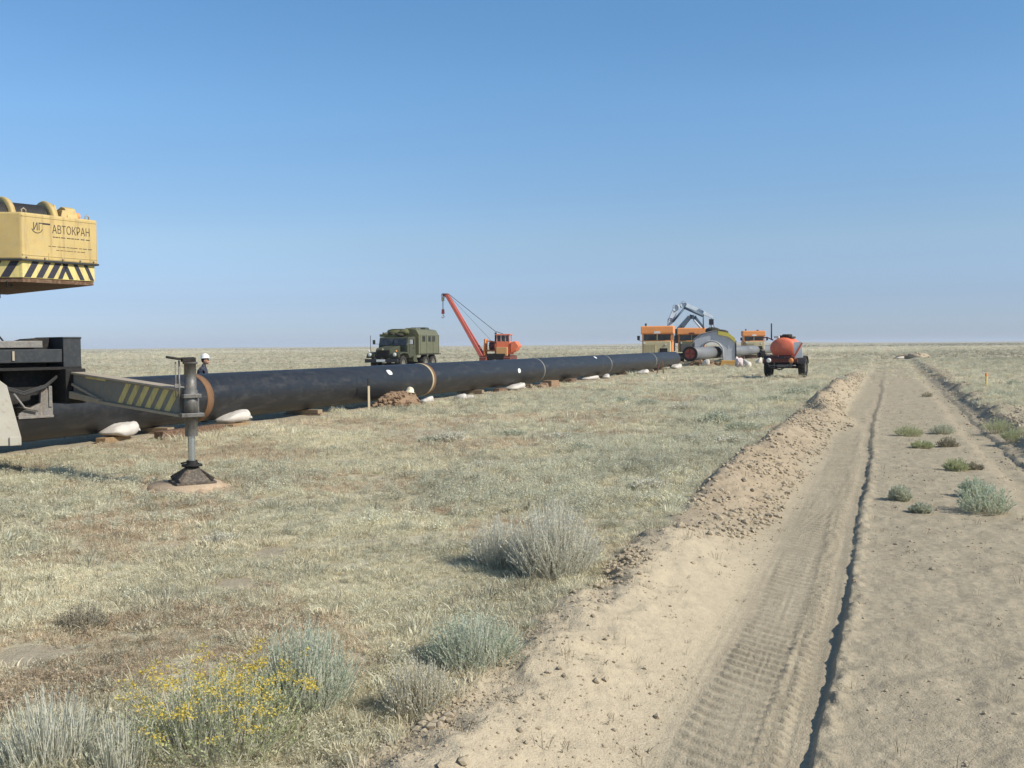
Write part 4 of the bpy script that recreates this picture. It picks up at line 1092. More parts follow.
    for y in (2.45, -1.5, -2.85): b.lathe([(0, .07), (.4, .07), (.45, .18), (.55, .18), (.6, .07), (1, .07)], (-.85, y, .58), (.85, y, .58), 12)
    b.build('axles', M['black'], root)
army_truck()

# ------------------------------------------------------------------ orange pipelayer
def tracks(root, xs, y0, y1, r, w, mat_shoe, mat_frame):
    for x in xs:
        b = MB(); pts = []
        for k in range(9): a = R(90 + k * 22.5); pts.append((y0 + math.cos(a) * r, r + math.sin(a) * r))
        for k in range(9): a = R(270 + k * 22.5); pts.append((y1 + math.cos(a) * r, r + math.sin(a) * r))
        b.prism(pts, x - w / 2, x + w / 2, 'x')
        n = int((y1 - y0) / .2)
        for k in range(n + 1):
            for z in (-.015, 2 * r + .015): b.box((x, y0 + (y1 - y0) * k / n, z), (w * 1.04, .05, .05))
        for k in range(5):
            for (yc, sg) in ((y0, -1), (y1, 1)):
                a = R(-72 + k * 36); b.box((x, yc + sg * math.cos(a) * (r + .015), r + math.sin(a) * (r + .015)), (w * 1.04, .05, .05), 0, Euler((sg * a + math.pi / 2, 0, 0)).to_matrix())
        tr = b.build('track', mat_shoe, root)
        b = MB(); b.box((x, (y0 + y1) / 2, r), (w * 1.1, (y1 - y0) * .9, r * .5))
        for yy in (y0, y1): b.lathe([(0, r * .62), (1, r * .62)], (x - w * .54, yy, r), (x + w * .54, yy, r), 14)
        b.build('track_frame', mat_frame, tr)

def pipelayer():
    # seen end on: local +Y away from the camera, boom over the left track
    x0, y0 = at(499, 85); root = thing('pipelayer', 'orange tracked pipelayer with a red boom raised to the left', 'pipelayer', (x0, y0, gz(x0, y0)), heading(.16, .987))
    tracks(root, (-1.05, 1.0), -1.5, 1.5, .45, .55, M['dark_red'], M['orange_red'])
    b = MB(); b.box((0, 0, .85), (1.5, 2.6, .5)); b.build('undercarriage', M['black'], root, .03)
    b = MB(); b.box((.45, .3, 1.50), (1.35, 2.2, .95)); b.box((.45, 1.55, 1.35), (1.0, .5, .7)); b.build('engine_body', M['orange_red'], root, .06)
    b = MB(); b.box((.45, -1.00, 1.1), (.95, .5, 1.1), 0, None, (1, .8)); b.build('rear_housing', M['tan_side'], root, .04)
    b = MB(); b.box((.50, -.25, 1.72), (1.15, 1.15, .82)); b.build('cab', M['orange_red'], root, .04)
    for xx in (-.02, .36, .72, 1.04):
        b = MB(); b.box((xx, -.80, 2.38), (.07, .07, .56)); b.box((xx, .28, 2.38), (.07, .07, .56)); b.build('cab_pillar', M['pink'], root)
    b = MB(); b.box((.50, -.26, 2.70), (1.30, 1.35, .10)); b.build('cab_roof', M['orange_red'], root, .03)
    for xx in (.17, .54, .88):
        b = MB(); b.box((xx, -.80, 2.38), (.28, .02, .50)); b.build('cab_window', M['glass'], root)
    b = MB(); b.lathe([(0, .32), (.06, .32), (.06, .22), (.94, .22), (.94, .32), (1, .32)], (-.75, -.2, 1.75), (-.25, -.2, 1.75), 18); b.box((-.5, .25, 1.75), (.55, .6, .7)); b.build('winch_drum', M['dark_red'], root)
    b = MB(); b.beam((-1.15, -.5, .95), (-1.1, -.35, 2.35), .14, .16); b.beam((-1.15, .5, .95), (-1.1, .35, 2.35), .14, .16); b.beam((-1.1, -.4, 2.3), (-1.1, .4, 2.3), .12, .12); b.beam((-1.1, 0, 2.2), (0, 0, 2.05), .12, .12); b.beam((-1.1, -.2, 1.35), (-.2, -.2, 1.35), .14, .14); b.build('winch_frame', M['orange'], root, .01)
    b = MB(); b.lathe([(0, .09), (1, .09)], (-.3, .3, 2.1), (-.3, .3, 2.9), 10); b.build('exhaust', M['black'], root)
    b = MB(); b.prism([(1.15, 1.15), (1.62, 1.35), (1.85, 1.75), (1.55, 2.15), (1.15, 2.05)], -.9, .8, 'y'); b.build('counterweight', M['orange_red'], root, .05)
    b = MB(); b.tube([(1.6, -.6, 1.9), (1.9, -.6, 1.5)], .05, 6); b.build('counterweight_ram', M['orange'], root)
    # boom: two legs on the track frame joined at the head
    base = Vector((-1.38, 0, .85)); tip = Vector((-4.45, -.0, 6.15)); d = (tip - base)
    b = MB(); b.beam(base + Vector((0, -.62, 0)), tip + Vector((0, -.12, 0)), .30, .30, 0, .24, .26, (0, 1, 0)); b.beam(base + Vector((0, .62, 0)), tip + Vector((0, .12, 0)), .30, .30, 0, .24, .26, (0, 1, 0))
    for q in (.15, .4, .65, .85):
        p = base + d * q; w = .62 + (.12 - .62) * q; b.beam(p + Vector((0, -w, 0)), p + Vector((0, w, 0)), .08, .12)
    b.beam(base + d * .55, base + d * .98, .38, .34, 0, .34, .30, (0, 1, 0))
    boom = b.build('boom', M['boom_red'], root, .015)
    b = MB(); b.beam(base + Vector((0, -.62, 0)), base + Vector((.35, -.62, -.40)), .24, .40, 0, .24, .5, (0, 1, 0)); b.beam(base + Vector((0, .62, 0)), base + Vector((.35, .62, -.40)), .24, .4, 0, .24, .5, (0, 1, 0)); b.build('boom_foot', M['orange_red'], boom, .01)
    b = MB(); b.box(tip + Vector((-.12, 0, -.02)), (.5, .35, .26)); b.lathe([(0, .2), (1, .2)], tip + Vector((-.28, -.1, -.05)), tip + Vector((-.28, .1, -.05)), 14); b.build('boom_head', M['dark_red'], boom, .02)
    hx = tip + Vector((-.36, 0, -.2))
    b = MB(); b.tube([hx + Vector((0, -.06, 0)), hx + Vector((0, -.06, -1.1))], .018, 5); b.tube([hx + Vector((0, .06, 0)), hx + Vector((0, .06, -1.1))], .018, 5); rp = b.build('hoist_rope', M['rope'], root)
    b = MB(); b.box(hx + Vector((0, 0, -1.22)), (.26, .2, .40), 0, None, (.8, .8)); b.build('hook_block', M['boom_red'], root, .03)
    b = MB(); h0 = hx + Vector((0, 0, -1.42)); b.tube([h0, h0 + Vector((0, 0, -.12)), h0 + Vector((.10, 0, -.22)), h0 + Vector((.06, 0, -.34)), h0 + Vector((-.06, 0, -.34)), h0 + Vector((-.12, 0, -.24))], .035, 7); b.build('hook', M['pink'], root)
    b = MB(); b.box(hx + Vector((0, 0, -.16)), (.22, .2, .36)); b.build('sheave_block', M['cream'], root, .02)
    b = MB(); b.tube([tip + Vector((.1, .05, .1)), Vector((-.3, .05, 3.0)), Vector((.4, .05, 2.76))], .025, 5); b.build('luffing_rope', M['rope'], root)
    b = MB(); b.tube([tip + Vector((.1, -.08, .05)), Vector((-.45, -.08, 2.0))], .012, 5); b.build('luffing_rope', M['rope'], root)
pipelayer()

# ------------------------------------------------------------------ orange welding tractors
def welding_tractor(label, px, d, hx, hy, cream=True):
    x, y = at(px, d); root = thing('welding_tractor', label, 'tractor', (x, y, gz(x, y)), heading(hx, hy), 'orange welding tractors')
    tracks(root, (-.98, .98), -1.6, 1.6, .42, .5, M['black'], M['dark_steel'])
    b = MB(); b.box((0, 0, .80), (1.5, 4.0, .4)); b.build('chassis_frame', M['black'], root, .02)
    # bonnet ahead of the cab with its grille
    b = MB(); b.box((0, 1.55, 1.50), (2.28, .9, 1.0)); b.build('bonnet', M['cream'] if cream else M['army_light'], root, .05)
    b = MB(); b.box((.52, 2.01, 1.42), (.98, .04, .74))
    for k in range(8): b.box((.10 + k * .12, 2.04, 1.42), (.055, .04, .70))
    b.build('grille', M['cream'] if cream else M['grey_steel'], root)
    b = MB(); b.box((-.58, 2.01, 1.10), (.80, .05, .12)); b.box((-.58, 2.01, 1.30), (.62, .04, .28)); b.build('front_panel', M['black'], root, .01)
    b = MB(); b.box((-.75, 2.02, 1.75), (.12, .06, .12)); b.box((.98, 2.02, 1.86), (.12, .06, .12)); b.build('headlight', M['lens'], root)
    b = MB(); b.box((0, .30, 1.55), (2.5, 1.7, 1.1)); b.build('cab', M['orange'], root, .04)
    b = MB(); b.box((0, .30, 2.36), (2.36, 1.6, .56)); b.build('cab_glazing_band', M['black'], root)
    for sd in (-1, 1):
        b = MB(); b.box((sd * .58, 1.115, 2.36), (1.02, .03, .50)); b.build('windscreen_pane', M['glass'], root)
        b = MB(); b.box((sd * 1.195, .4, 2.36), (.03, 1.0, .46)); b.build('side_window', M['glass'], root)
        b = MB(); b.box((sd * 1.17, 1.10, 2.36), (.14, .08, .58)); b.box((sd * 1.19, -.35, 2.36), (.06, .45, .58)); b.build('cab_pillar', M['orange'], root)
    b = MB(); b.box((0, 1.13, 2.36), (.09, .05, .58)); b.build('centre_pillar', M['cream'], root)
    b = MB(); b.prism([(-.85, 2.64), (1.32, 2.60), (1.36, 2.72), (1.30, 3.22), (1.20, 3.28), (-.85, 3.28)], -1.33, 1.33, 'x'); b.build('roof_visor', M['orange'], root, .04)
    b = MB(); b.prism([(-.30, 2.66), (.30, 2.66), (.20, 2.84), (-.20, 2.84)], 1.36, 1.40, 'y'); b.build('visor_badge', M['white'] if cream else M['dark_red'], root)
    # welding set and generator on the rear platform
    b = MB(); b.box((0, -1.35, 1.55), (2.3, 1.5, 1.1)); b.build('generator_housing', M['orange_red'], root, .04)
    for k in range(5):
        b = MB(); b.box((-1.16, -1.9 + k * .27, 1.6), (.03, .16, .7)); b.build('louvre', M['dark_steel'], root)
        b = MB(); b.box((1.16, -1.9 + k * .27, 1.6), (.03, .16, .7)); b.build('louvre', M['dark_steel'], root)
    b = MB(); b.lathe([(0, .07), (.9, .07), (1, .09)], (.95, .95, 2.0), (.95, .98, 3.5), 10); b.build('exhaust', M['dark_steel'], root)
    for sd in (-1, 1):
        b = MB(); b.tube([(sd * 1.2, 1.15, 2.0), (sd * 1.52, 1.35, 2.1), (sd * 1.52, 1.35, 2.35)], .02, 5); b.box((sd * 1.52, 1.35, 2.3), (.22, .05, .36)); b.build('mirror', M['black'], root)
    return root
def arm(root, pts, w, mat, name='loader_arm', hook=None):
    b = MB()
    for i in range(len(pts) - 1): b.beam(pts[i], pts[i + 1], w * (1 - .12 * i), w * 1.2 * (1 - .12 * i), 0, w * (.86 - .12 * i), w * 1.1 * (.86 - .12 * i))
    for p in pts[1:-1]: b.lathe([(0, w * .6), (1, w * .6)], Vector(p) - Vector((0, w * .55, 0)), Vector(p) + Vector((0, w * .55, 0)), 12)
    o = b.build(name, mat, root, .01)
    return o
def local(root, wx, wy, wz):
    m = Matrix.Translation(root.location) @ Matrix.Rotation(root.rotation_euler.z, 4, 'Z')
    return m.inverted() @ Vector((wx, wy, wz))
def wp(px, py, d):
    hy = 349.2 - .0082 * px
    return (px - 512) / F * d, d, HC + (hy - py) / F * d

t1 = welding_tractor('orange welding tractor with cream bonnet and tall pale arm, nearest the black pipe end', 658.5, 84, -.22, -.975)
t2 = welding_tractor('orange welding tractor half hidden behind the grey shelter, with the dark folded arm', 691.5, 96, -.15, -.99, False)
t3 = welding_tractor('orange welding tractor farthest right, beyond the grey shelter and behind the pipe', 753, 122, -.12, -.99, True)
def big_arm(root):
    d = 87
    p = [local(root, *wp(670, 330, d)), local(root, *wp(671, 321, d)), local(root, *wp(676, 308, d)), local(root, *wp(684, 304.5, d)), local(root, *wp(701, 311.5, d)), local(root, *wp(712.5, 317.5, d))]
    a = arm(root, [Vector(q) for q in p], .46, M['arm_pale'])
    b = MB(); q0, q1 = local(root, *wp(673, 322, d - .4)), local(root, *wp(684, 309, d - .4)); b.tube([q0, q1], .09, 8); q2, q3 = local(root, *wp(684, 307.5, d - .4)), local(root, *wp(703, 316, d - .4)); b.tube([q2, q3], .11, 8); b.build('ram', M['arm_dark'], a)
    b = MB(); q4, q5 = local(root, *wp(703.5, 312, d)), local(root, *wp(703.5, 329, d)); b.tube([q4, q5], .05, 6); b.build('hanger', M['arm_dark'], a)
    b = MB(); b.tube([local(root, *wp(711.5, 318, d)), local(root, *wp(711.5, 330.5, d + .5))], .03, 6); q = local(root, *wp(711.5, 322, d)); b.box(q, (.4, .3, .5)); b.build('hook_rope', M['dark_steel'], a)
    b = MB(); q = local(root, *wp(670, 335, d)); b.box(q, (.7, .7, 1.0)); b.box(q - Vector((0, 0, .9)), (.9, .9, 1.0)); b.build('arm_column', M['dark_steel'], root, .03)
big_arm(t1)
def small_arm(root):
    d = 98
    p = [local(root, *wp(679, 330, d)), local(root, *wp(690, 317, d)), local(root, *wp(694, 317, d)), local(root, *wp(704, 329, d))]
    a = arm(root, [Vector(q) for q in p], .42, M['arm_dark'])
    b = MB(); q0, q1 = local(root, *wp(694, 320, d - .5)), local(root, *wp(702, 329, d - .5)); b.tube([q0, q1], .10, 8); b.build('ram', M['arm_pale'], a)
    b = MB(); q = local(root, *wp(679, 336, d)); b.box(q, (.7, .7, 1.4)); b.build('arm_column', M['dark_steel'], root, .03)
small_arm(t2)
def short_arm(root):
    d = 124
    p = [local(root, *wp(763, 344, d)), local(root, *wp(757, 333, d)), local(root, *wp(758, 330, d))]
    arm(root, [Vector(q) for q in p], .3, M['dark_steel'])
short_arm(t3)

# ------------------------------------------------------------------ welding shelter
def shelter():
    x, y = at(714.5, 89); root = thing('welding_shelter', 'grey sheet metal welding shelter with an arched opening round the pipe', 'shelter', (x, y, 0), heading(.215, .977))
    g = gz(x, y); root.location.z = g
    W, H, Z, D = 1.86, 2.0, 2.85, 2.4
    # pipe axis in local coordinates
    pa = local(root, *(list(at(690, 79)) + [.98])); e_ = at(690, 79); pb = local(root, e_[0] + PD.x * 20, e_[1] + PD.y * 20, .98)
    pa = pa.lerp(pb, (0 - pa.y) / (pb.y - pa.y)); px_ = pa.x; pz = pa.z
    r = PR + .42
    def front(y0, y1):
        b = MB(); n = 18
        out = [(-W, .06), (-W, H), (0, Z), (W, H), (W, .06)]
        arch = [(px_ + r, .06)] + [(px_ + r * math.cos(R(a)), pz + r * math.sin(R(a))) for a in [180 / n * k for k in range(n + 1)]] + [(px_ - r, .06)]
        P = out + arch; nO = len(out); nA = len(arch)
        # fan strips between the outline and the arch
        ring = []
        outer = [(W, .06), (W, pz), (W, 1.75), (W * .93, 2.12), (W * .62, 2.56), (0, Z), (-W * .62, 2.56), (-W * .93, 2.12), (-W, 1.75), (-W, pz), (-W, .06)]
        import bisect
        def samp(poly, k, m):
            L_ = [0]; 
            for i in range(len(poly) - 1): L_.append(L_[-1] + math.dist(poly[i], poly[i + 1]))
            q = L_[-1] * k / m; i = min(max(bisect.bisect_right(L_, q) - 1, 0), len(poly) - 2); u = (q - L_[i]) / (L_[i + 1] - L_[i])
            return (poly[i][0] + (poly[i + 1][0] - poly[i][0]) * u, poly[i][1] + (poly[i + 1][1] - poly[i][1]) * u)
        m = 32; V = []
        for yy in (y0, y1):
            for k in range(m + 1):
                o_ = samp(outer, k, m); a_ = samp(arch, k, m); V.append((o_[0], yy, o_[1])); V.append((a_[0], yy, a_[1]))
        h = 2 * (m + 1); fs = []
        for k in range(m):
            i = 2 * k
            fs += [(i, i + 1, i + 3, i + 2), (h + i, h + i + 2, h + i + 3, h + i + 1), (i + 1, h + i + 1, h + i + 3, i + 3), (i, i + 2, h + i + 2, h + i)]
        b.add(V, fs); return b
    front(-.03, .03).build('end_wall', M['tent'], root)
    front(D - .03, D + .03).build('end_wall', M['tent'], root)
    for sd in (-1, 1):
        b = MB(); b.box((sd * (W - .03), D / 2, .88), (.05, D - .07, 1.64)); b.build('side_wall', M['tent'], root)
        pl = [(W + .02, 1.70), (W * .95, 2.14), (W * .64, 2.60), (.01, Z + .03)]; b = MB(); P = []
        for yy in (-.14, D + .14):
            for q in pl: P.append((sd * q[0], yy, q[1]))
            for q in pl: P.append((sd * (q[0] + .03), yy, q[1] + .05))
        b.add(P, [(i, i + 1, 9 + i, 8 + i) for i in range(3)] + [(4 + i, 12 + i, 13 + i, 5 + i) for i in range(3)] + [(i, 4 + i, 5 + i, i + 1) for i in range(3)] + [(8 + i, 9 + i, 13 + i, 12 + i) for i in range(3)] + [(0, 8, 12, 4), (3, 7, 15, 11)]); b.build('roof_slope', M['tent_roof'], root)
        b = MB(); b.box((sd * W, -.06, H / 2), (.12, .06, H)); b.build('corner_post', M['dark_steel'], root)
    b = MB(); b.tube([(-W * .9, -.06, .5), (-W * .9, -.06, H - .1)], .03, 5); b.tube([(px_ + r + .08, -.06, .1)] + [(px_ + (r + .08) * math.cos(R(a)), -.06, pz + (r + .08) * math.sin(R(a))) for a in range(0, 181, 12)], .055, 8); b.build('arch_frame', M['tent_roof'], root)
    b = MB(); pl = [(W * .97, 2.02), (W * .96, 2.20), (W * .66, 2.66), (.35, Z + .0)]; P = []
    for yy in (-.17, D * .8):
        for q in pl: P.append((q[0], yy, q[1] + .035))
    for q in pl: P.append((q[0] - .03, -.17, q[1] - .30))
    b.add(P, [(i, i + 1, 5 + i, 4 + i) for i in range(3)] + [(i, 8 + i, 9 + i, i + 1) for i in range(3)])
    c_ = b.build('roof_cover', M['yellow_sheet'], root); md = c_.modifiers.new('thick', 'SOLIDIFY'); md.thickness = .025; md.offset = 1
    b = MB(); b.blob((-.15, .9, Z + .10), (.65, .6, .26), 8, .3, 2); b.blob((.65, 1.0, Z - .10), (.55, .5, .25), 9, .3, 2); b.build('rolled_tarpaulin', M['tarp_dark'], root)
    b = MB(); b.tube([(-.6, .2, Z - .2), (-.25, .9, Z + .9), (.2, 1.4, Z - .1)], .025, 5); b.build('lifting_sling', M['dark_steel'], root)
shelter()

# ------------------------------------------------------------------ red tank trailer
def tank_trailer():
    x, y = at(786, 51.5); root = thing('tank_trailer', 'red two wheeled tank trailer standing on the grass beside the track', 'trailer', (x, y, gz(x, y)), heading(.44, .90))
    # local +Y is the towing direction, tank axis along it
    b = MB(); n = 28; L_ = 1.55; P = []; prof = [(-L_ / 2 - .16, .0), (-L_ / 2 - .14, .35), (-L_ / 2 - .07, .75), (-L_ / 2, .97), (-L_ / 2 + .05, 1.0), (L_ / 2 - .05, 1.0), (L_ / 2, .97), (L_ / 2 + .07, .75), (L_ / 2 + .14, .35), (L_ / 2 + .16, .0)]
    for yy, k in prof:
        for i in range(n):
            a = 2 * math.pi * i / n; P.append((math.cos(a) * .66 * max(k, .002), yy, 1.50 + math.sin(a) * .52 * max(k, .002)))
    b.add(P, [(i * n + k, i * n + (k + 1) % n, (i + 1) * n + (k + 1) % n, (i + 1) * n + k) for i in range(len(prof) - 1) for k in range(n)], 0, True)
    b.build('tank', M['red_tank'], root)
    for yy in (-.5, 0, .5):
        b = MB(); P = []
        for i in range(n):
            a = 2 * math.pi * i / n
            for yo, k in ((-.04, 1.0), (-.04, 1.03), (.04, 1.03), (.04, 1.0)): P.append((math.cos(a) * .60 * k, yy + yo, 1.5 + math.sin(a) * .52 * k))
        b.add(P, [(i * 4 + j, i * 4 + j + 1, ((i + 1) % n) * 4 + j + 1, ((i + 1) % n) * 4 + j) for i in range(n) for j in range(3)]); b.build('tank_band', M['orange_red'], root)
    b = MB(); b.box((0, .1, 2.03), (.75, 1.1, .10)); b.lathe([(0, .26), (.8, .26), (1, .22), (1, 0)], (0, .35, 2.05), (0, .35, 2.20), 16); b.box((0, -.3, 2.10), (.5, .35, .08)); b.build('hatch', M['tarp_dark'], root, .01)
    b = MB(); b.box((-.35, -.55, 2.06), (.25, .2, .12)); b.build('filler_cap', M['white'], root, .01)
    b = MB(); b.box((-.42, 0, .86), (.10, 3.0, .14)); b.box((.42, 0, .86), (.10, 3.0, .14)); b.box((0, -1.45, .86), (1.7, .12, .16)); b.box((0, 1.3, .86), (.9, .10, .12))
    for yy in (-.8, .8): b.box((0, yy, 1.00), (1.0, .14, .26), 0, None, (.9, 1))
    b.build('frame', M['dark_red'], root)
    b = MB(); b.beam((-.42, 1.4, .86), (0, 2.6, .75), .09, .09); b.beam((.42, 1.4, .86), (0, 2.6, .75), .09, .09); b.lathe([(0, .08), (1, .08)], (-.04, 2.68, .75), (.04, 2.68, .75), 12); b.build('drawbar', M['dark_red'], root)
    b = MB(); b.tube([(-.6, -1.4, .62), (.75, -1.4, .62)], .03, 6); b.tube([(-.3, -1.45, .80), (-.3, -1.42, .45), (.1, -1.42, .42)], .035, 6); b.box((.1, -1.3, .6), (.5, .3, .12)); b.build('rear_pipework', M['grey_steel'], root)
    b = MB(); b.lathe([(0, .055), (1, .055)], (-.95, 0, .5), (.95, 0, .5), 10); b.build('axle', M['black'], root)
    b = MB(); b.box((-.12, -.75, .70), (1.05, .8, .40)); b.build('tool_box', M['black'], root, .02); b = MB(); b.box((0, -.2, .98), (1.25, 1.9, .14)); b.box((-.35, -1.1, 1.02), (.4, .2, .25)); b.build('saddle_plate', M['dark_red'], root, .02)
    b = MB(); b.box((.45, .5, .62), (.5, .9, .34)); b.build('pump_housing', M['dark_steel'], root, .04)
    for sx_ in (-1, 1):
        b = MB()
        for k in range(4): b.box((sx_ * .62, 0, .60 + k * .035), (.09, 1.1 - .22 * k, .03))
        b.build('leaf_spring', M['black'], root)
    b = MB(); b.tube([(-.75, -1.45, .9), (-.5, -1.6, .55), (.0, -1.62, .42), (.5, -1.58, .6), (.72, -1.45, .92)], .035, 6); b.build('rubber_hose', M['rope'], root)
    b = MB(); b.box((0, -1.62, 1.02), (.5, .05, .10)); b.build('rear_step', M['dark_steel'], root)
    for sx_ in (-1, 1):
        wheel(root, (sx_ * .86, 0, .50), .50, .34)
        b = MB(); pr = [(math.cos(R(a)) * .60, .50 + math.sin(R(a)) * .60) for a in range(20, 161, 14)]; pr += [(math.cos(R(a)) * .57, .50 + math.sin(R(a)) * .57) for a in range(160, 19, -14)]
        b.prism(pr, sx_ * .66, sx_ * 1.06, 'x'); b.build('mudguard', M['dark_steel'], root)
        b = MB(); b.lathe([(0, .10), (.5, .12), (1, .09), (1, 0)], (sx_ * .55, -1.52, .88), (sx_ * .55, -1.60, .88), 12); b.build('rear_lamp', M['lens'] if sx_ < 0 else M['orange'], root)
    # white board with red slanting bars on the right rear
    b = MB(); b.box((.80, -1.0, 1.40), (.40, .04, .80), 0, Euler((0, -.08, .1)).to_matrix()); bd = b.build('warning_board', M['white'], root, .006)
    for k in range(3):
        b = MB(); b.box((.70 + k * .10, -1.026, 1.22 + k * .18), (.40, .012, .09), 0, Euler((0, -1.05, .1)).to_matrix()); b.build('board_bar', M['red_tank'], bd)
    b = MB(); b.tube([(-.55, -.9, 1.9), (-.55, -.9, 2.75)], .035, 6); b.build('vent_pipe', M['dark_steel'], root)
    b = MB(); b.tube([(-.55, -.5, 1.9), (-.9, -.3, 2.05), (-1.6, .2, 1.95)], .03, 6); b.build('hose', M['dark_red'], root)
tank_trailer()

# ------------------------------------------------------------------ bits on the ground by the far machines
x, y = at(729, 80); root = thing('board_stack', 'low stack of ochre boards before the grey shelter', 'boards', (x, y, gz(x, y)), -.1)
for lay in range(3):
    for k in range(4):
        b = MB(); b.box((0, -.42 + k * .28, .10 + lay * .15), (1.45 - .1 * lay, .25, .13), 0, Euler((0, 0, .03 * (k - lay))).to_matrix()); b.build('board', M['ochre'], root, .008)
b = MB(); b.box((-.5, 0, .02), (.12, 1.1, .07)); b.box((.5, 0, .02), (.12, 1.1, .07)); b.build('batten', M['wood_dark'], root)
for px, d, sc_, sd, mt, lb in ((742, 73, .95, 41, 'bag_pink', 'large pinkish bag propped up between the shelter and the red trailer'), (747.5, 72, .75, 42, 'bag', 'white bag leaning on the large pinkish bag'),
                               (706, 78, .6, 44, 'bag', 'cream bag on the ground just right of the open pipe end'), (759, 86, .6, 46, 'bag', 'white bag under the grey pipe left of the red trailer')):
    x, y = at(px, d); o = bag_mesh(sd, sc_, sc_ * .75, sc_ * .85).build('sack', M[mt], None, 0, (x, y, gz(x, y)), sd * .7); tag(o, lb, 'sack')
x, y = at(738.5, 76); b = MB(); b.box((0, 0, .18), (.45, .35, .36)); b.box((0, 0, .38), (.30, .22, .06)); tag(b.build('yellow_box', M['yellow_sheet'], None, .03, (x, y, gz(x, y)), .3), 'small yellow box at the right end of the ochre boards', 'box')
rocks('soil_heap', 'small ochre soil heap beneath the open end of the grey pipe', 'soil heap', at(704, 80), 60, 1.2, .7, .45, .14, M['mound'], 23)
rocks('soil_heap', 'pale soil heap far down the track at its right edge', 'soil heap', at(917, 112), 50, 1.3, .9, .6, .18, MAT['clod'], 29)
rocks('soil_heap', 'darker low soil heap far down the track beside the white rubble', 'soil heap', at(907, 114), 40, 1.5, .8, .45, .15, M['mound'], 33)
x, y = at(899.5, 110); tag(bag_mesh(51, 1.0, .6, .3).build('sack', M['bag'], None, 0, (x, y, gz(x, y)), .2), 'white sack lying far down the track', 'sack')
for px, lb in ((739, 'beside the grey shelter'), (752, 'below the farthest orange tractor'), (762, 'between the farthest tractor and the red trailer')):
    x, y = along(px, .2)
    g = gz(x, y); b = MB(); b.box((0, 0, .20), (1.2, .3, .46)); 
    tag(b.build('sleeper_stack', M['wood_dark'], None, .02, (x, y, g), heading(PD.x, PD.y)), 'dark timber stack under the grey pipe ' + lb, 'timber', 'timber stacks under the grey pipe')

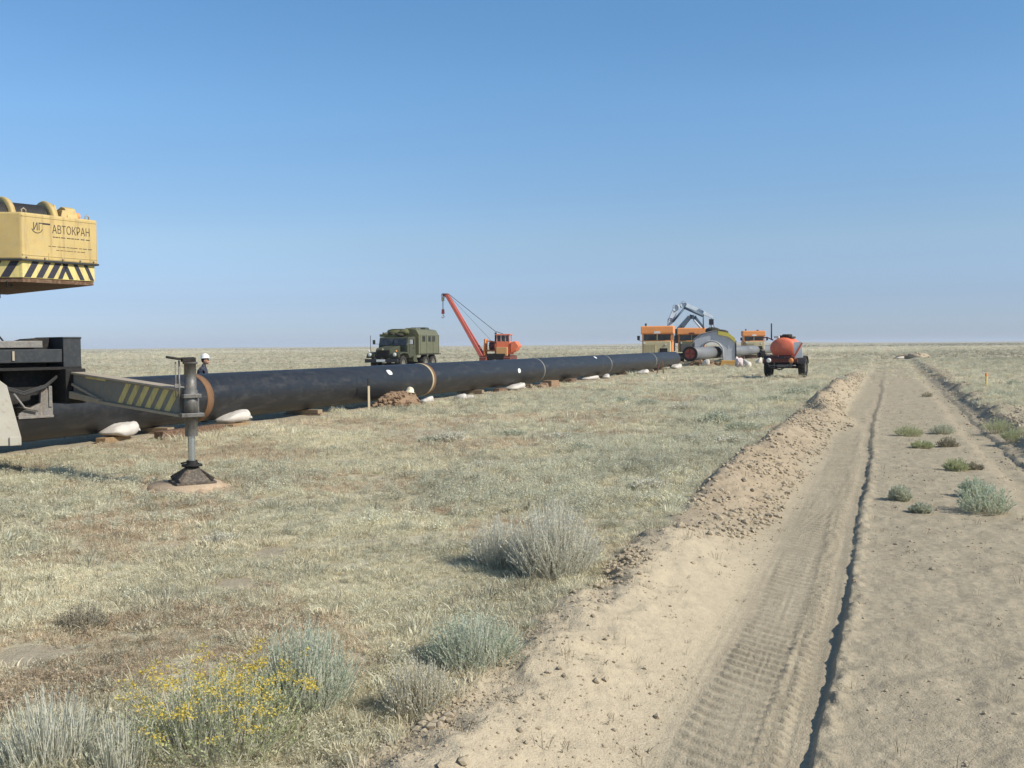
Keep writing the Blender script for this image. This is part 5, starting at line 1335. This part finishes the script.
# ------------------------------------------------------------------ worker behind the pipe
def worker():
    x, y = at(201, 24.0); root = thing('person', 'worker in a white hard hat and dark jacket standing behind the pipe', 'person', (x, y, gz(x, y) - .0), 0)
    H = 1.58 - gz(x, y) + .02; k = H / 1.80
    def V(a, b_, c): return Vector((a * k, b_ * k, c * k))
    def skin(name, verts, edges, radii, mat, parent):
        me = bpy.data.meshes.new(name); me.from_pydata(verts, edges, []); o = bpy.data.objects.new(name, me); COL.objects.link(o); o.parent = parent; me.materials.append(mat)
        m = o.modifiers.new('skin', 'SKIN'); m.use_smooth_shade = True
        if not me.skin_vertices: me.skin_vertices.new()
        for i, r_ in enumerate(radii):
            rr = r_ if isinstance(r_, tuple) else (r_, r_); me.skin_vertices[0].data[i].radius = (rr[0] * k, rr[1] * k)
        me.skin_vertices[0].data[0].use_root = True
        s_ = o.modifiers.new('sub', 'SUBSURF'); s_.levels = 2; s_.render_levels = 2
        return o
    # facing to the right of the picture (+X), leaning a little forward
    J = [V(0, 0, .94), V(.02, 0, 1.10), V(.05, 0, 1.30), V(.06, 0, 1.44), V(.08, 0, 1.52), V(.10, 0, 1.60),
         V(.04, .17, 1.41), V(.06, .24, 1.15), V(.20, .22, .95), V(.27, .21, .90),
         V(.04, -.17, 1.41), V(.07, -.25, 1.15), V(.22, -.22, .97), V(.29, -.20, .92),
         V(0, .10, .90), V(.03, .11, .50), V(-.02, .11, .09), V(.10, .12, .045),
         V(0, -.10, .90), V(.03, -.11, .50), V(-.02, -.11, .09), V(.10, -.12, .045)]
    E_ = [(0, 1), (1, 2), (2, 3), (3, 4), (4, 5), (3, 6), (6, 7), (7, 8), (8, 9), (3, 10), (10, 11), (11, 12), (12, 13), (0, 14), (14, 15), (15, 16), (16, 17), (0, 18), (18, 19), (19, 20), (20, 21)]
    Rd = [(.13, .15), (.125, .15), (.13, .17), (.09, .12), .058, .055, .075, .055, .04, .035, .075, .055, .04, .035, .085, .06, .045, .04, .085, .06, .045, .04]
    body = skin('body', J, E_, Rd, M['navy'], root)
    # trousers over the legs
    skin('trousers', [J[0], J[14], J[15], J[16], J[18], J[19], J[20]], [(0, 1), (1, 2), (2, 3), (0, 4), (4, 5), (5, 6)], [(.15, .17), .10, .078, .065, .10, .078, .065], M['trousers'], root)
    # head with face
    b = MB(); hc = V(.125, 0, 1.685)
    b.blob(hc, (.098 * k, .077 * k, .118 * k), 2, .03, 3); b.blob(hc + V(.055, 0, -.055), (.052 * k, .055 * k, .06 * k), 4, .03, 2)
    b.add([hc + V(.09, -.014, .015), hc + V(.09, .014, .015), hc + V(.128, 0, -.022), hc + V(.095, .018, -.032), hc + V(.095, -.018, -.032)], [(0, 1, 2), (1, 3, 2), (3, 4, 2), (4, 0, 2)])
    head = b.build('head', M['skin'], root)
    for sd in (-1, 1):
        b = MB(); b.blob(hc + V(.083, sd * .03, .012), (.012 * k, .012 * k, .010 * k), 1, 0, 1); b.build('eye', M['hair'], head)
        b = MB(); b.blob(hc + V(-.005, sd * .078, -.01), (.022 * k, .012 * k, .034 * k), 1, .05, 1); b.build('ear', M['skin'], head)
    b = MB(); b.box(hc + V(.098, 0, -.062), (.012 * k, .045 * k, .009 * k)); b.build('mouth', M['dark_red'], head)
    b = MB(); b.blob(hc + V(-.035, 0, .01), (.078 * k, .082 * k, .095 * k), 3, .06, 2); b.build('hair', M['hair'], head)
    b = MB(); h0 = hc + V(-.005, 0, .05); b.lathe([(0, .128 * k), (0, .135 * k), (.06, .132 * k), (.10, .117 * k), (.5, .112 * k), (.8, .08 * k), (.95, .04 * k), (1, 0)], h0, h0 + V(-.01, 0, .125), 20)
    b.box(h0 + V(.135, 0, .004), (.085 * k, .15 * k, .008)); b.tube([h0 + V(.10, 0, .06), h0 + V(.03, 0, .125), h0 + V(-.05, 0, .12), h0 + V(-.11, 0, .05)], .010 * k, 6); b.build('hard_hat', M['helmet'], root)
    # hands: palm, four fingers, thumb
    for w in (9, 13):
        p = J[w]; sd = 1 if w == 9 else -1
        b = MB(); b.blob(p + V(.03, 0, -.02), (.045 * k, .020 * k, .04 * k), 3, .05, 2)
        for i, (dz, ln) in enumerate(((.018, .070), (.004, .078), (-.012, .072), (-.028, .056))):
            q = p + V(.065, 0, -.022 + dz); b.tube([q, q + V(ln * .5, -sd * .006, -.012), q + V(ln * .85, -sd * .022, -.030)], [.0095 * k, .009 * k, .007 * k], 7)
        q = p + V(.02, -sd * .012, .012); b.tube([q, q + V(.03, -sd * .022, .016), q + V(.058, -sd * .026, .010)], [.011 * k, .010 * k, .008 * k], 7)
        b.build('hand', M['skin'], root)
    for sd in (-1, 1):
        b = MB(); b.blob(V(.055, sd * .115, .045), (.13 * k, .05 * k, .05 * k), 5, .06, 2, 0, 1.2, True, -.042); b.build('boot', M['black'], root)
worker()

# ------------------------------------------------------------------ bushes, each its own
BL = {
    'sage': leafy('silver_sage_leaf', [(.58, .55, .43), (.71, .67, .54), (.80, .76, .63)]),
    'sage_green': leafy('grey_green_sage_leaf', [(.42, .43, .31), (.54, .55, .405), (.66, .66, .51)]),
    'green': leafy('fresh_green_leaf', [(.36, .39, .19), (.48, .50, .27), (.58, .59, .36)]),
    'straw': leafy('straw_stem', [(.42, .36, .23), (.56, .50, .35), (.66, .60, .46)]),
    'pale_stem': leafy('silvery_stem', [(.55, .52, .41), (.67, .64, .52), (.78, .74, .62)]),
    'sage_blue': leafy('blue_green_sage_leaf', [(.42, .465, .33), (.53, .575, .42), (.64, .675, .52)]),
    'stem': leafy('grey_woody_stem', [(.24, .20, .145), (.36, .31, .235), (.46, .41, .32)]),
    'yellow': leafy('yellow_flower_head', [(.62, .44, .06), (.72, .55, .10), (.66, .57, .22)]),
    'dark': leafy('dry_dark_leaf', [(.28, .24, .16), (.38, .34, .24), (.48, .43, .31)]),
}
def bush_meshes(w, h, stems, leaves, seed, up=.75, leaf=.016, curve=.25, lw=.25, spread=.32, dome=.84, side=.8):
    """stems that fan out of one root, leaves set along their upper parts"""
    rd = random.Random(seed); st = MB(); lf = MB()
    for k in range(stems):
        a = rd.uniform(0, 6.283); q = math.sqrt(rd.random()); b0 = Vector((math.cos(a) * w * spread * q, math.sin(a) * w * spread * q, -.02))
        ln = h * rd.uniform(.48, 1.14) * (max(.0, 1 - dome * q * q)) ** .5; out = w * .5 * q * rd.uniform(.75, 1.1)
        a2 = a + rd.uniform(-.5, .5); tip = Vector((math.cos(a2) * out, math.sin(a2) * out, ln))
        m = b0.lerp(tip, .5) + Vector((rd.uniform(-1, 1) * w * .04, rd.uniform(-1, 1) * w * .04, ln * curve * .4))
        def at_(u): return b0 * (1 - u) ** 2 + m * 2 * u * (1 - u) + tip * u * u
        ww = rd.uniform(.0015, .0032) * (1 + h); wd = Vector((math.cos(a2 + 1.57), math.sin(a2 + 1.57), 0)) if rd.random() < .5 else Vector((rd.uniform(-1, 1), rd.uniform(-1, 1), 0)).normalized()
        P = []
        for u in (0, .35, .7, 1):
            p = at_(u); P += [p - wd * ww * (1.15 - u * .9), p + wd * ww * (1.15 - u * .9)]
        st.add(P, [(0, 1, 3, 2), (2, 3, 5, 4), (4, 5, 7, 6)])
        for j in range(leaves):
            u = rd.uniform(.22, 1.0); p = at_(u); d = (at_(min(1, u + .05)) - at_(u - .05)).normalized()
            dr = (d * rd.uniform(.3, 1.1) + Vector((rd.uniform(-1, 1), rd.uniform(-1, 1), rd.uniform(-.4, .8))) * side).normalized()
            l = leaf * rd.uniform(.6, 1.5); sd = dr.cross(Vector((rd.uniform(-1, 1), rd.uniform(-1, 1), rd.uniform(-1, 1)))).normalized() * l * lw
            lf.add([p, p + dr * l * .5 + sd, p + dr * l, p + dr * l * .5 - sd], [(0, 1, 2, 3)])
    return st, lf
def bush(name, label, cat, px, py, wpx, hpx, stems, leaves, seed, ml, ms, up=.75, leaf=.016, group=None, curve=.25, lw=.25, extra=None, side=.8, spread=.32):
    hy = 349.2 - .0082 * px; d = HC * F / (py - hy)
    for _ in range(4):
        x, y = at(px, d); d = (HC - gz(x, y)) * F / (py - hy)
    x, y = at(px, d); w, h = wpx * d / F, hpx * d / F
    st, lf = bush_meshes(w, h, stems, leaves, seed, up, leaf, curve, lw, spread, .84, side)
    root = thing(name, label, cat, (x, y, gz(x, y) - .005), random.Random(seed).uniform(0, 6), group)
    st.build('stems', BL[ms], root); lf.build('foliage', BL[ml], root)
    if extra: extra(root, w, h, seed)
    return root
def flowers(root, w, h, seed):
    rd = random.Random(seed + 5); b = MB()
    for k in range(140):
        a = rd.uniform(0, 6.28); q = math.sqrt(rd.random()) * w * .5; c = Vector((math.cos(a) * q, math.sin(a) * q, h * rd.uniform(.55, 1.05)))
        for j in range(30):
            p = c + Vector((rd.gauss(0, .018), rd.gauss(0, .018), rd.gauss(0, .009))); s_ = rd.uniform(.003, .0065); n1 = Vector((rd.uniform(-1, 1), rd.uniform(-1, 1), .3)).normalized() * s_; n2 = n1.cross(Vector((rd.uniform(-1, 1), rd.uniform(-1, 1), 1))).normalized() * s_
            b.add([p - n1, p - n2, p + n1, p + n2], [(0, 1, 2, 3)])
    tag(b.build('flower_heads', BL['yellow'], root), kind='stuff')
bush('sagebrush', 'large silvery sagebrush at the middle of the picture near the track edge', 'bush', 552, 576, 106, 70, 950, 26, 1, 'sage', 'pale_stem', leaf=.015, curve=.5, lw=.17, side=.5)
bush('sagebrush', 'smaller silvery sagebrush touching the left side of the large one', 'bush', 496, 566, 66, 48, 420, 22, 2, 'sage', 'pale_stem', leaf=.014, curve=.5, lw=.17, side=.5)
bush('sagebrush', 'tall grey green sagebrush with upright stems behind the yellow flowers', 'bush', 298, 712, 122, 84, 700, 28, 3, 'sage_blue', 'pale_stem', leaf=.013, lw=.16, side=.4)
bush('sagebrush', 'low grey green sagebrush at the edge of the sand below the large silvery bush', 'bush', 470, 668, 112, 54, 620, 28, 4, 'sage_blue', 'pale_stem', leaf=.011, curve=.6, lw=.17, side=.5)
bush('sagebrush', 'grey sagebrush at the bottom edge beside the clods', 'bush', 415, 716, 90, 54, 360, 24, 5, 'sage', 'straw', leaf=.011, curve=.5, lw=.15, side=.4)
bush('yellow_flower_plant', 'straggly plant with yellow flower heads at the bottom left', 'plant', 212, 752, 200, 78, 560, 18, 6, 'green', 'pale_stem', leaf=.012, curve=.5, extra=flowers)
bush('feather_grass', 'tall pale grass clump at the bottom left corner', 'grass clump', 40, 772, 120, 78, 480, 8, 7, 'sage_green', 'pale_stem', leaf=.014, lw=.12, side=.3)
bush('feather_grass', 'pale grass clump between the corner clump and the yellow flowers', 'grass clump', 112, 778, 84, 62, 300, 8, 8, 'sage_green', 'pale_stem', leaf=.014, lw=.12, side=.3)
bush('dry_shrub', 'dark withered shrub among rusty plants left of the tall sagebrush', 'shrub', 78, 632, 60, 26, 150, 18, 9, 'dark', 'stem', leaf=.012)
ROAD = [
    (986, 513, 58, 27, 'sage_blue', 'large pale grey green shrub on the right half of the track'),
    (976, 497, 34, 17, 'sage_blue', 'smaller pale shrub behind the large shrub on the track'),
    (901, 501, 24, 14, 'sage_green', 'round shrub nearest the rut on the track'),
    (922, 513, 24, 8, 'sage_green', 'flat shrub between the round and the large shrub on the track'),
    (957, 471, 26, 11, 'green', 'yellowish green shrub behind the large shrubs on the track'),
    (976, 470, 18, 7, 'dark', 'withered shrub right of the yellowish green shrub'),
    (910, 436, 32, 10, 'green', 'bright green flat shrub on the track close to the bank tip'),
    (943, 434, 26, 9, 'sage_green', 'grey green shrub right of the bright green one'),
    (923, 448, 24, 7, 'green', 'low pale green shrub in front of the bright green one'),
    (949, 447, 22, 9, 'dark', 'dry brown shrub between the green shrubs and the yellowish one'),
    (1000, 432, 36, 13, 'green', 'green shrub on the right bank'),
    (1018, 440, 34, 12, 'green', 'green shrub on the right bank nearest the picture edge'),
    (928, 397, 14, 5, 'dark', 'small dark shrub far along the track'),
]
for k, (px, py, w, h, ml, lb) in enumerate(ROAD):
    bush('track_shrub', lb, 'shrub', px, py, w * 1.05, h * 1.1, 190 if w > 20 else 90, 30, 40 + k, ml, 'straw', leaf=.020 if h > 14 else .017, curve=.6, group='shrubs on the track', lw=.2, side=.6)
# scattered sagebrush over the steppe: copies of four built bushes
protos = []
def sage_proto(k):
    st, lf = bush_meshes(.6, .17, 90, 22, 70 + k, .75, .026, .8, .25)
    return st.mesh('stems', BL['stem']), lf.mesh('foliage', BL['sage'] if k % 3 else BL['sage_green'])
PM = [sage_proto(k) for k in range(4)]
first = None
rdm = random.Random(77)
spots = [
    (430, 443, 1.0, 'grey sagebrush left of its wider neighbour in the middle of the steppe'), (449, 442, 1.4, 'widest grey sagebrush in the middle of the steppe, below the cream weld ring'),
    (556, 440, 1.1, 'grey sagebrush below the square soil block'), (578, 452, .8, 'small sagebrush right of and below the one under the soil block'), (513, 436, .9, 'grey sagebrush below the middle sandbag'),
    (480, 470, .8, 'lone sagebrush below the wide middle ones, above the large silvery bush'), (612, 470, .7, 'small sagebrush halfway from the soil block to the cloddy bank'),
    (620, 402, 1.2, 'sagebrush close to the pipe below the small pale sandbag'), (648, 406, 1.5, 'broad sagebrush below the two rusty stakes'), (684, 410, 1.3, 'sagebrush below the open pipe end'),
    (706, 403, 1.3, 'sagebrush below the grey shelter, the upper one'), (716, 424, 1.4, 'sagebrush below the grey shelter, the lower one'), (744, 432, 1.5, 'broad sagebrush beside the top of the cloddy bank'),
    (762, 418, 1.4, 'sagebrush between the red trailer and the cloddy bank'), (735, 446, 1.2, 'sagebrush on the very edge of the cloddy bank'), (774, 402, 1.5, 'sagebrush right below the red trailer'),
    (795, 396, 1.6, 'sagebrush between the red trailer and the tip of the bank'), (690, 441, 1.0, 'sagebrush left of the bank edge, in line with the bright green track shrub'), (650, 490, .8, 'sagebrush beside the bank above the large silvery bush'),
    (600, 392, 1.0, 'sagebrush touching the pipe below the long sandbag'), (330, 452, .7, 'small sagebrush between the jack foot and the brown heap'), (215, 545, .6, 'small sagebrush on the near grass below the jack foot'),
    (960, 376, 1.2, 'sagebrush on the right verge far along the track'), (1000, 398, 1.5, 'sagebrush on the right verge just below the yellow stake'), (1014, 386, 1.4, 'sagebrush right of the yellow stake'),
    (976, 366, 1.4, 'farthest sagebrush on the right verge, above and left of the yellow stake'), (842, 382, 1.3, 'sagebrush at the foot of the far bank tip'), (812, 390, 1.3, 'sagebrush just left of the far bank tip')]
for k, (px, py, s_, lb) in enumerate(spots):
    hy = 349.2 - .0082 * px; d = HC * F / (py - hy)
    for _ in range(4):
        x, y = at(px, d); d = (HC - gz(x, y)) * F / (py - hy)
    x, y = at(px, d); a, b_ = PM[k % 4]
    r_ = thing('steppe_shrub', lb, 'shrub', (x, y, gz(x, y)), rdm.uniform(0, 6), 'scattered sagebrush on the steppe')
    r_.scale = (s_ * rdm.uniform(.8, 1.25),) * 2 + (s_ * rdm.uniform(.7, 1.1),)
    for nm, me in (('stems', a), ('foliage', b_)):
        c = bpy.data.objects.new(nm, me); COL.objects.link(c); c.parent = r_

# ------------------------------------------------------------------ haze
def haze():
    m = bpy.data.materials.new('steppe_haze'); m.use_nodes = True
    N, L = m.node_tree.nodes, m.node_tree.links
    N.remove(N['Principled BSDF'])
    v = N.new('ShaderNodeVolumePrincipled'); v.inputs['Color'].default_value = (.86, .92, 1.0, 1); v.inputs['Density'].default_value = HAZE
    v.inputs['Anisotropy'].default_value = .0
    L.new(v.outputs[0], N['Material Output'].inputs['Volume'])
    b = MB(); b.box((0, 0, 0), (20000, 20000, 24)); ob = b.build('haze', m, None, 0, (0, 0, 6.5 + 0))
    tag(ob, 'thin dusty haze over the steppe', kind='stuff')
HAZE = 2.2e-4
haze()
